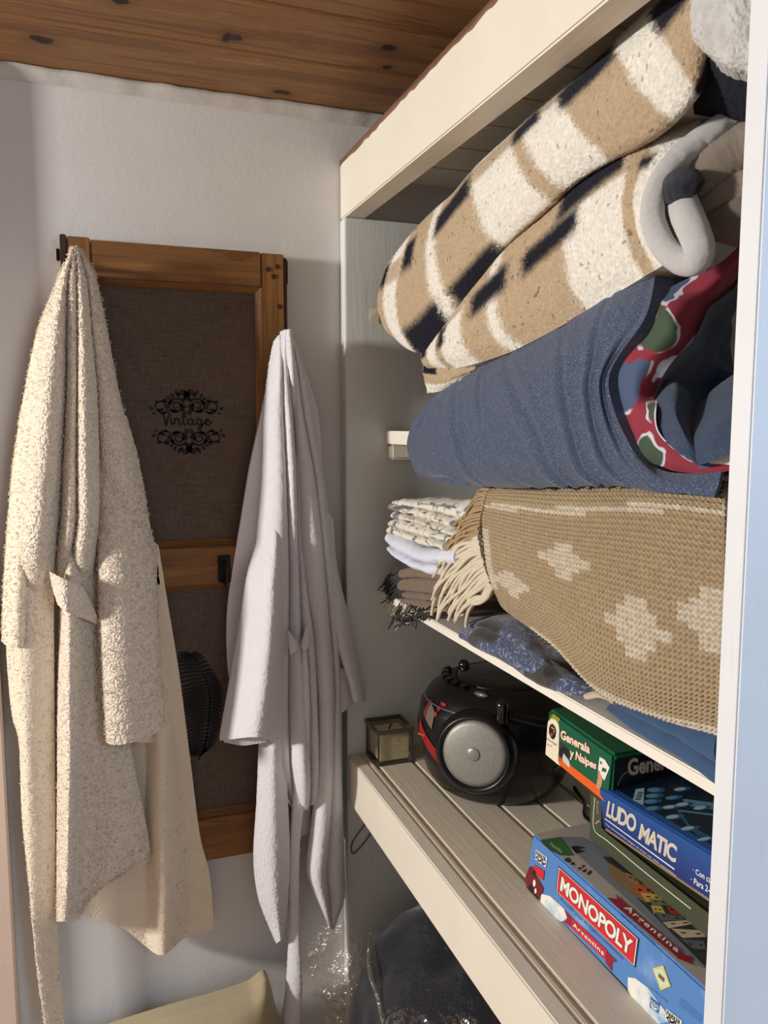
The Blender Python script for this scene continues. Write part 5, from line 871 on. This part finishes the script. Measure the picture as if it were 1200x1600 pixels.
for sgn in (0,):
    q = d['letters']; text_on('side_lettering', 'PARA TODOS', [q[3], q[0], q[1], q[2]], pg, 1, INK('sand', (190, 180, 150)), gb)
decal('gold_mark', d['mark'], pg, 1, INK('gold', (196, 164, 104)), gb)
# -- dice ludo
lu = box_thing('board_game_box', 'ludo', 'deep blue board game box with pale capitals and dark teal lid, above the olive box')
HL = DATA['ludo_h']
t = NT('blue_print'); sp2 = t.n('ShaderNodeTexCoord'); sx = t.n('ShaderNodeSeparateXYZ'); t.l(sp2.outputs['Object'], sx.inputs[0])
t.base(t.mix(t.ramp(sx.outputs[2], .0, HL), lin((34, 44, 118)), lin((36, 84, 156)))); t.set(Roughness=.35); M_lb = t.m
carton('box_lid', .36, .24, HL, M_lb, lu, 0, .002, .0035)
box('box_tray', .002, .358, .002, .238, 0, .0034, plain('brown_card', (150, 124, 96), .8), lu, bev=.0005, local=True)
d = DATA['dec_ludo']; plf = lambda p, k: (p[0], -.0003 * k - .0001, p[1]); plt = lambda p, k: (p[0], p[1], HL + .0002 * k)
box('lid_picture', .004, .357, .012, .236, HL - .0002, HL + .0001, plain('deep_teal_print', (16, 34, 50), .3), lu, bev=0, local=True)
K_cr = INK('cream', (214, 206, 190))
text_on('title', 'LUDO', d['ludo'], plf, 1, K_cr, lu, .035, .85); text_on('title', 'MATIC', d['matic'], plf, 1, K_cr, lu, .035, .85)
decal('underline', d['line'], plf, 1, K_wh, lu); text_on('small_print', 'Tres emocionantes juegos de mesa con dado automatico', d['small'], plf, 1, K_wh, lu, .01)
def widen(q, k_): q = np.array(q, float); return [q[0], q[0] + (q[1] - q[0]) * k_, q[3] + (q[2] - q[3]) * k_, q[3]]
text_on('side_note', '· Con cubo', widen(d['con'], 1.28), plf, 1, K_wh, lu, .015); text_on('side_note', '· Para 2-4', widen(d['para'], 1.12), plf, 1, K_wh, lu, .015)
text_on('small_print', 'edad recomendada', d['fine'], plf, 1, INK('pale_blue', (120, 150, 200)), lu)
K_t1, K_t2, K_t3 = INK('teal_light', (150, 190, 206), .3), INK('teal_mid', (86, 142, 176), .3), INK('teal_dark', (38, 90, 130), .3)
[decal('dome_print', ell(a + .002, b + .003, abs(w_) * .60, max(abs(h_) * .9, .010)), plt, 1 + .05 * i_, K_t3, lu) for i_, (a, b, w_, h_) in enumerate(d['domes'])]
for i, (a, b, w_, h_) in enumerate(d['domes']): decal('dome_print', ell(a, b, abs(w_) * .52, max(abs(h_) * .62, .0075)), plt, 2, K_t2 if i % 12 in (0, 1, 2, 3, 4) else K_t1, lu)
decal('comb_print', d['comb'], plt, 1.5, K_t1, lu); decals('comb_print', d['bars'], plt, 2.5, INK('ink_navy', (18, 40, 62)), lu)
decals('track_print', [d['trackA'], d['trackC']], plt, 1.2, K_t2, lu); decal('track_print', d['trackB'], plt, 1.1, K_t3, lu)
# -- dice and cards game
ge = box_thing('board_game_box', 'generala', 'bottle green and orange dice and card game box beside the black radio')
L_, HG = DATA['generala_l'], DATA['generala_h']
carton('box_lid', L_, .21, HG, plain('bottle_green_card', (18, 92, 62), .4), ge, .003, .0035)
d = DATA['dec_generala']; pn = lambda p, k: (p[0], .003 * p[1] / HG - .0003 * k - .0001, p[1]); pe = lambda p, k: (L_ + .0003 * k, p[0], p[1])
K_or = INK('orange', (232, 100, 30)); lo = lambda q: [[min(max(p[0], .003), L_ - .003), min(max(p[1], .0015), HG - .002)] for p in q]
decal('orange_band', [[.0035, .012], [.010, .012], [L_ - .0035, .014], [L_ - .0035, .002], [.0035, .002]], pn, 1, K_or, ge)
decal('olive_patch', lo(d['olive']), pn, 1, INK('olive', (150, 146, 30)), ge); decal('logo_arch', lo(d['arch']), pn, 1.6, INK('ivory', (240, 230, 204)), ge)
decal('logo_disc', d['disc'], pn, 2, K_bk, ge); decal('logo_letter', d['P1'], pn, 2.5, INK('amber', (236, 156, 50)), ge); decal('logo_letter', d['P2'], pn, 2.5, INK('leaf', (70, 150, 90)), ge); decal('logo_letter', d['P3'], pn, 2.5, INK('magenta', (200, 50, 80)), ge)
text_on('logo_lettering', 'plastigal', d['plast'], pn, 2, K_bk, ge); text_on('logo_lettering', 'desde 1958', d['since'], pn, 2, K_bk, ge)
K_ro = INK('red_outline', (176, 54, 44))
for k_, s in (('t1', 'Generala'), ('t2', 'y Naipes')):
    text_on('title', s, d[k_], pn, 2, K_ro, ge, .06, 1.0); text_on('title', s, grow(d[k_], -.10), pn, 2.5, INK('ivory', (240, 230, 204)), ge, .03, 1.0)
decal('dice_cup_print', lo(d['dbox']), pn, 1, INK('dim_grey', (52, 58, 56)), ge); decal('dice_cup_print', d['dcirc'], pn, 1.5, K_bk, ge); decal('dice_print', lo(d['dice']), pn, 2, INK('bone', (206, 204, 196)), ge)
decal('hand_print', lo(d['hand']), pn, 1.5, INK('skin', (206, 150, 116)), ge); decal('card_print', lo(d['card1']), pn, 2, K_wh, ge); decal('card_print', lo(d['card2']), pn, 2.5, K_wh, ge); decal('card_print', d['pip1'], pn, 3, INK('moss', (70, 86, 50)), ge); decal('card_print', d['pip2'], pn, 3, INK('moss', (70, 86, 50)), ge)
decal('end_shade', [[.004, .004], [.206, .004], [.206, HG - .006], [.004, HG - .006]], pe, 1, INK('ink_dark', (26, 30, 42)), ge)  # dark panel paints the shade of this end face into its colour
q = np.array(d['endt']); text_on('end_title', 'Generala', q, pe, 2, INK('outline_brown', (120, 52, 46)), ge, .06); text_on('end_title', 'Generala', grow(q, -.10), pe, 3, INK('pale_grey', (226, 220, 212)), ge, .03)
decals('end_line', ribbon(catmull(np.array(d['arc']), 20), .0007), pe, 2, INK('pale_grey', (196, 190, 184)), ge)

# ================================================================== RADIO
RC, RZ, RH = (0.600, 1.122), 0.8199, 0.172
zs, rs = [0, .04, .15, .35, .6, .8, .92, 1.0], [.085, .098, .112, .124, .128, .122, .108, .090]
M_blkp = plain('black_plastic', (15, 15, 17), .30, var=.1); M_blkg = plain('glossy_black', (12, 12, 14), .12, coat=.5)
ra = thing('boombox', (RC[0], RC[1], RZ), 'black rounded portable CD radio with grey speaker on the bench', 'radio')
bm = bmesh.new(); tt = np.linspace(0, 1, 40); pr = [(0, .004), (.06, .004), (.06, 0)] + [(float(np.interp(a, zs, rs)), float(a) * RH) for a in tt] + [(.084, RH + .003), (.0, RH + .005)]
lathe_bm(bm, pr, *RC, RZ, 96); link('body', bm_mesh('body', bm, True), M_blkp, ra)
def S(phi, z, off=0.0):
    r = float(np.interp(z, zs, rs)) + off; return Vector((RC[0] + r * math.cos(phi), RC[1] + r * math.sin(phi), RZ + RH * z))
def on_body(name, quad, mat, off=.0012, n=6, label=None):   # quad of (phi, z)
    q = np.array(quad, float); V = [];
    for i in range(n + 1):
        for j in range(n + 1):
            a, b = j / n, i / n; p = (q[0] * (1 - a) + q[1] * a) * (1 - b) + (q[3] * (1 - a) + q[2] * a) * b; V.append(S(p[0], p[1], off))
    F = [(i * (n + 1) + j, i * (n + 1) + j + 1, (i + 1) * (n + 1) + j + 1, (i + 1) * (n + 1) + j) for i in range(n) for j in range(n)]
    me = bpy.data.meshes.new(name); me.from_pydata(V, [], F); me.update(); return link(name, me, mat, ra, label=label)
d = DATA['dec_radio']; ph, zr = d['speaker']
nrm = Vector((math.cos(ph), math.sin(ph), .10)).normalized(); cen = S(ph, zr, -.002)
B = nrm.to_track_quat('Z', 'Y').to_matrix().to_4x4(); Ms = Matrix.Translation(cen) @ B
def lathe_at(name, prof, M, mat, parent, seg=64, label=None):
    bm = bmesh.new(); lathe_bm(bm, prof, 0, 0, 0, seg); bm.transform(M); return link(name, bm_mesh(name, bm, True), mat, parent, label=label)
spk = lathe_at('speaker', [(.064, -.030), (.063, -.008), (.060, .004), (.055, .010), (.0525, .011), (.050, .008), (.0492, .003), (.0, .003)], Ms, M_blkp, ra)
t = NT('speaker_mesh'); vo = t.n('ShaderNodeTexVoronoi'); vo.inputs['Scale'].default_value = 1000; t.l(t.obj(), vo.inputs[0])
t.base(t.mix(t.ramp(vo.outputs[0], .25, .5), lin((176, 174, 166)), lin((138, 136, 130)))); t.set(Roughness=.45, Metallic=.35); M_grl = t.m
gl = lathe_at('speaker_grille', [(.0488, .004), (.0485, .0052), (.042, .0068), (.028, .0085), (.012, .0094), (.0, .0096)], Ms, M_grl, spk, label='round grey metal speaker grille')
lathe_at('grille_boss', [(.0105, .0088), (.010, .0106), (.0085, .0112), (.004, .0122), (.0, .0124)], Ms, plain('silver_boss', (150, 148, 142), .3, .4), spk)
on_body('control_label', [(3.0, .68), (3.46, .49), (3.46, .37), (3.0, .55)], plain('red_label', (150, 22, 30), .3), .0014, label='red printed strip on the radio front')
q = [(3.12, .88), (3.36, .81), (3.34, .66), (3.1, .74)]; on_body('display', q, plain('display_grey', (112, 96, 90), .25), .0016); on_body('display_edge', [(3.12, .88), (3.19, .86), (3.17, .72), (3.1, .74)], plain('dull_red', (110, 48, 46), .3), .0020)
for b_ in d['btn']: on_body('red_button', b_, plain('button_red', (170, 36, 44), .3), .0022, 3)
on_body('orange_sticker', d['orange'], plain('orange_sticker', (196, 110, 50), .5), .0014); 
ztop = RZ + RH
bm = bmesh.new(); lathe_bm(bm, [(.0, .009), (.030, .0088), (.060, .0076), (.072, .0056), (.0745, .003), (.0745, .001)], RC[0] + .012, RC[1] + .004, ztop, 72); link('disc_lid', bm_mesh('disc_lid', bm, True), M_blkg, ra)
bm = bmesh.new(); lathe_bm(bm, [(.0745, .0046), (.0762, .0052), (.0772, .0046), (.0762, .0030)], RC[0] + .012, RC[1] + .004, ztop, 72); link('lid_rim', bm_mesh('lid_rim', bm, True), M_blkp, ra)
for i, a in enumerate(np.linspace(2.45, 3.55, 6)):
    p = Vector((RC[0] + .010 + .090 * math.cos(a), RC[1] + .004 + .090 * math.sin(a), ztop + .003)); bm = bmesh.new(); box_bm(bm, -.006, .006, -.0075, .0075, -.006, .0065, .002)
    bm.transform(Matrix.Translation(p) @ Matrix.Rotation(a, 4, 'Z') @ Matrix.Rotation(.25, 4, 'Y')); link('tape_key', bm_mesh('tape_key', bm), M_blkg, ra)
arc = [S(a, .86, .0012) for a in np.linspace(2.7, 4.0, 40)]; link('silver_line', tube_mesh('silver_line', [arc], [.0007], 6), plain('silver_trim', (150, 150, 150), .3, .5), ra)
a = 4.0; p = Vector((.540, 1.058, ztop + .002)); bm = bmesh.new(); bmesh.ops.create_uvsphere(bm, u_segments=20, v_segments=10, radius=1); bm.transform(Matrix.Translation(p) @ Matrix.Rotation(a + 1.2, 4, 'Z') @ Matrix.Diagonal((.013, .005, .004, 1))); link('lid_latch', bm_mesh('lid_latch', bm, True), plain('latch_grey', (110, 108, 104), .3, .4), ra)
for (x, y, zb) in ((.572, 1.186, ztop - .002), (.551, 1.012, ztop - .012)):
    lathe_at('handle_post', [(.0095, -.014), (.0095, .010), (.0088, .0145), (.006, .0180), (.003, .0193), (.0, .0197)], Matrix.Translation((x, y, zb)), M_blkg, ra, 28)
hp = [(.580, 1.19, ztop - .006), (.62, 1.222, ztop - .020), (.675, 1.215, ztop - .035), (.718, 1.16, ztop - .045), (.722, 1.09, ztop - .045), (.69, 1.02, ztop - .042), (.62, .998, ztop - .032), (.560, 1.010, ztop - .016)]
tube('carry_handle', hp, .0075, M_blkp, ra, 12, 60)
for s in (-1, 0, 1): on_body('side_vent', [(5.0, .42 + s * .05), (5.28, .42 + s * .05), (5.28, .44 + s * .05), (5.0, .44 + s * .05)], M_blkg, .0012, 4)
tag(tube('power_cord', [(.705, 1.05, .8235), (.69, 1.00, .8235), (.665, .955, .8235), (.69, .90, .8235), (.78, .88, .8235), (.93, .90, .8235)], .0032, M_blkp), 'black power cord lying on the slats behind the radio', 'cord')

# ================================================================== CANDLE
def film(name, tint=(.92, .9, .88), mixf=.86, rough=.12, sc_=26):
    t = NT(name); f = t.noise(sc_, 4, .6, t.obj()); g = t.noise(sc_ * 3.2, 3, .6, t.obj()); nb = t.bump(g, .35, .004, t.bump(f, .8, .02))
    gl = t.n('ShaderNodeBsdfGlossy'); gl.inputs['Roughness'].default_value = rough; gl.inputs['Color'].default_value = (1, .97, .92, 1); t.l(nb, gl.inputs['Normal'])
    tr = t.n('ShaderNodeBsdfTransparent'); tr.inputs['Color'].default_value = (*tint, 1); mx = t.n('ShaderNodeMixShader'); mx.inputs[0].default_value = 1 - mixf
    t.l(tr.outputs[0], mx.inputs[1]); t.l(gl.outputs[0], mx.inputs[2]); t.l(mx.outputs[0], t.out.inputs['Surface']); return t.m
ca = thing('candle', (.469, 1.272, .82), 'square cream candle in a smoked glass holder at far end of bench', 'candle')
M_gl = film('smoked_glass', (.90, .885, .84), .93, .06, 6)
cx0, cx1, cy0, cy1, cz0, cz1 = .4375, .5005, 1.2375, 1.3005, .8200, .8820
bm = bmesh.new(); rgs = []
for ins, z in ((.0, cz0), (.0, cz0 + .003), (.0015, cz0 + .03), (-.001, cz1 - .008), (-.0030, cz1 - .001), (-.0030, cz1), (.003, cz1), (.004, cz1 - .009), (.0035, cz0 + .006)):
    rgs.append([bm.verts.new(p) for p in ((cx0 + ins, cy0 + ins, z), (cx1 - ins, cy0 + ins, z), (cx1 - ins, min(cy1 - ins, 1.3042), z), (cx0 + ins, min(cy1 - ins, 1.3042), z))])
for a, b in zip(rgs, rgs[1:]):
    for i in range(4): bm.faces.new((a[i], a[(i + 1) % 4], b[(i + 1) % 4], b[i]))
bm.faces.new(rgs[0][::-1]); bm.faces.new(rgs[-1]); link('glass_holder', bm_mesh('glass_holder', bm), M_gl, ca)
for (xa, xb, ya, yb2) in ((cx0 - .003, cx1 + .003, cy0 - .003, cy0 + .002), (cx0 - .003, cx1 + .003, 1.2993, 1.3035), (cx0 - .003, cx0 + .002, cy0 + .0022, 1.2990), (cx1 - .002, cx1 + .003, cy0 + .0022, 1.2990)):
    box('holder_rim', xa, xb, ya, yb2, cz1 - .006, cz1 + .0008, plain('sooty_rim', (88, 80, 62), .25), ca, bev=.001)
for (xa, ya) in ((cx0, cy0), (cx1 - .0022, cy0), (cx0, 1.2985)): box('holder_corner', xa - .0004, xa + .0024, ya - .0004, ya + .0024, cz0, cz1 - .0062, plain('dark_glass_edge', (66, 64, 50), .15), ca, bev=.0006)
box('holder_foot', cx0 - .0005, cx1 + .0005, cy0 - .0005, 1.3010, cz0, cz0 + .0028, plain('dark_glass_edge', (66, 64, 50), .15), ca, bev=.0008)
t = NT('old_wax'); f = t.noise(90, 4, .6, t.obj()); t.base(t.mix(t.ramp(f, .62, .76), lin((222, 214, 190)), lin((130, 108, 84)))); t.set(Roughness=.5)
box('wax', cx0 + .0046, cx1 - .0046, cy0 + .0046, cy1 - .0046, cz0 + .0062, cz1 - .0105, t.m, ca, bev=.001)
tube('wick', [(.469, 1.269, cz1 - .0125), (.470, 1.269, cz1 - .006), (.473, 1.268, cz1 - .001)], .0012, M_iron, ca, 6)
bm = bmesh.new(); bmesh.ops.create_circle(bm, cap_ends=True, segments=20, radius=.012); bm.transform(Matrix.Translation((.469, 1.269, cz1 - .0118)))
for vt in bm.verts: vt.co.x += random.uniform(-.003, .003); vt.co.y += random.uniform(-.003, .003)
link('soot_pool', bm_mesh('soot_pool', bm), plain('soot', (26, 22, 20), .5), ca)

# ================================================================== UNDER THE BENCH
bg_ = thing('bagged_duvet', (.66, 1.06, 0), 'dark navy bedding packed in a clear plastic bag under the bench', 'bag')
def blob_grid(cx, cy, cz, rx, ry, rz, e, nr, nc, amp, fr, seed):
    th_, phi = np.linspace(-PI / 2, PI / 2, nr)[:, None], np.linspace(0, 2 * PI, nc)[None, :]
    sg = lambda a, k: np.sign(a) * np.abs(a) ** k
    x = sg(np.cos(th_), e) * sg(np.cos(phi), e); y = sg(np.cos(th_), e) * sg(np.sin(phi), e); z = sg(np.sin(th_), e) * np.ones_like(phi)
    G = np.stack([cx + rx * x, cy + ry * y, cz + rz * z], -1); r = np.stack([x, y, z], -1); r /= np.maximum(np.linalg.norm(r, axis=-1, keepdims=True), 1e-6)
    G = G + r * (vnoise(G * fr + seed) * amp + vnoise(G * fr * 2.6 + seed) * amp * .4)[..., None]; G[:, -1] = G[:, 0]; G[..., 2] = np.maximum(G[..., 2], .003); G[..., 1] = np.minimum(G[..., 1], 1.303); return G
grid_obj('navy_bedding', blob_grid(.625, 1.05, .310, .285, .23, .302, .60, 120, 200, .035, 9, 1), fabric('navy_cotton', (26, 32, 44), 900, .4, .001, var=.1), bg_)
G = blob_grid(.625, 1.05, .315, .297, .242, .310, .60, 160, 260, .035, 9, 1); grid_obj('plastic_bag', G, film('clear_plastic', (.95, .95, .95), .92, .08, 14), bg_)
for k_, pth in enumerate(DATA['pleats']): tube('plastic_pleat', pth, [.0012, .0028, .0036, .0030, .0022], film('pleat_film_%d' % k_, (.9, .88, .85), .55, .12, 60), bg_, 8, 60)
ff = catmull(catmull(np.array([[(.30, 1.20, .545), (.335, 1.19, .60), (.385, 1.17, .56)], [(.305, 1.19, .50), (.345, 1.17, .52), (.385, 1.15, .48)], [(.325, 1.19, .42), (.355, 1.16, .42), (.39, 1.14, .40)], [(.335, 1.19, .30), (.36, 1.17, .30), (.395, 1.14, .28)]]), 90).transpose(1, 0, 2), 60).transpose(1, 0, 2)
grid_obj('loose_plastic', ff + np.array([.3, -1, 0]) * (vnoise(ff * 40) * .02 + vnoise(ff * 110) * .006)[..., None], film('loose_film', (.96, .94, .91), .88, .12, 34), bg_)
tag(tube('thin_cable', [(.448, 1.3015, .672), (.436, 1.3015, .655), (.416, 1.3015, .636), (.409, 1.3015, .640), (.411, 1.3015, .656), (.424, 1.3015, .674), (.437, 1.3015, .69), (.45, 1.3, .72)], .0012, plain('grey_cable', (96, 90, 84), .5)), 'thin grey cable loop on the side board under the bench', 'cable')
cu_ = thing('beige_bag', (.1, 1.24, 0), 'beige cloth bag with a peaked corner standing at the foot of the wall', 'bag')
fr_ = np.array([[(-.16, 1.285, .395), (-.02, 1.275, .418), (.08, 1.265, .434), (.16, 1.262, .440), (.215, 1.262, .446), (.246, 1.262, .458), (.262, 1.285, .40)],
                [(-.18, 1.24, .36), (-.02, 1.22, .385), (.08, 1.21, .40), (.16, 1.21, .405), (.21, 1.215, .405), (.246, 1.235, .40), (.268, 1.28, .36)],
                [(-.20, 1.20, .20), (-.02, 1.17, .20), (.08, 1.16, .20), (.16, 1.16, .20), (.22, 1.17, .20), (.26, 1.20, .20), (.285, 1.28, .20)],
                [(-.20, 1.20, .004), (-.02, 1.17, .004), (.08, 1.16, .004), (.16, 1.16, .004), (.22, 1.17, .004), (.26, 1.20, .004), (.285, 1.28, .004)]])
grid_obj('bag_front', smooth_patch(fr_, 80, 140), fabric('beige_canvas', (178, 164, 134), 700, .3, .001, var=.08), cu_, skirt=(0, .03, 0))
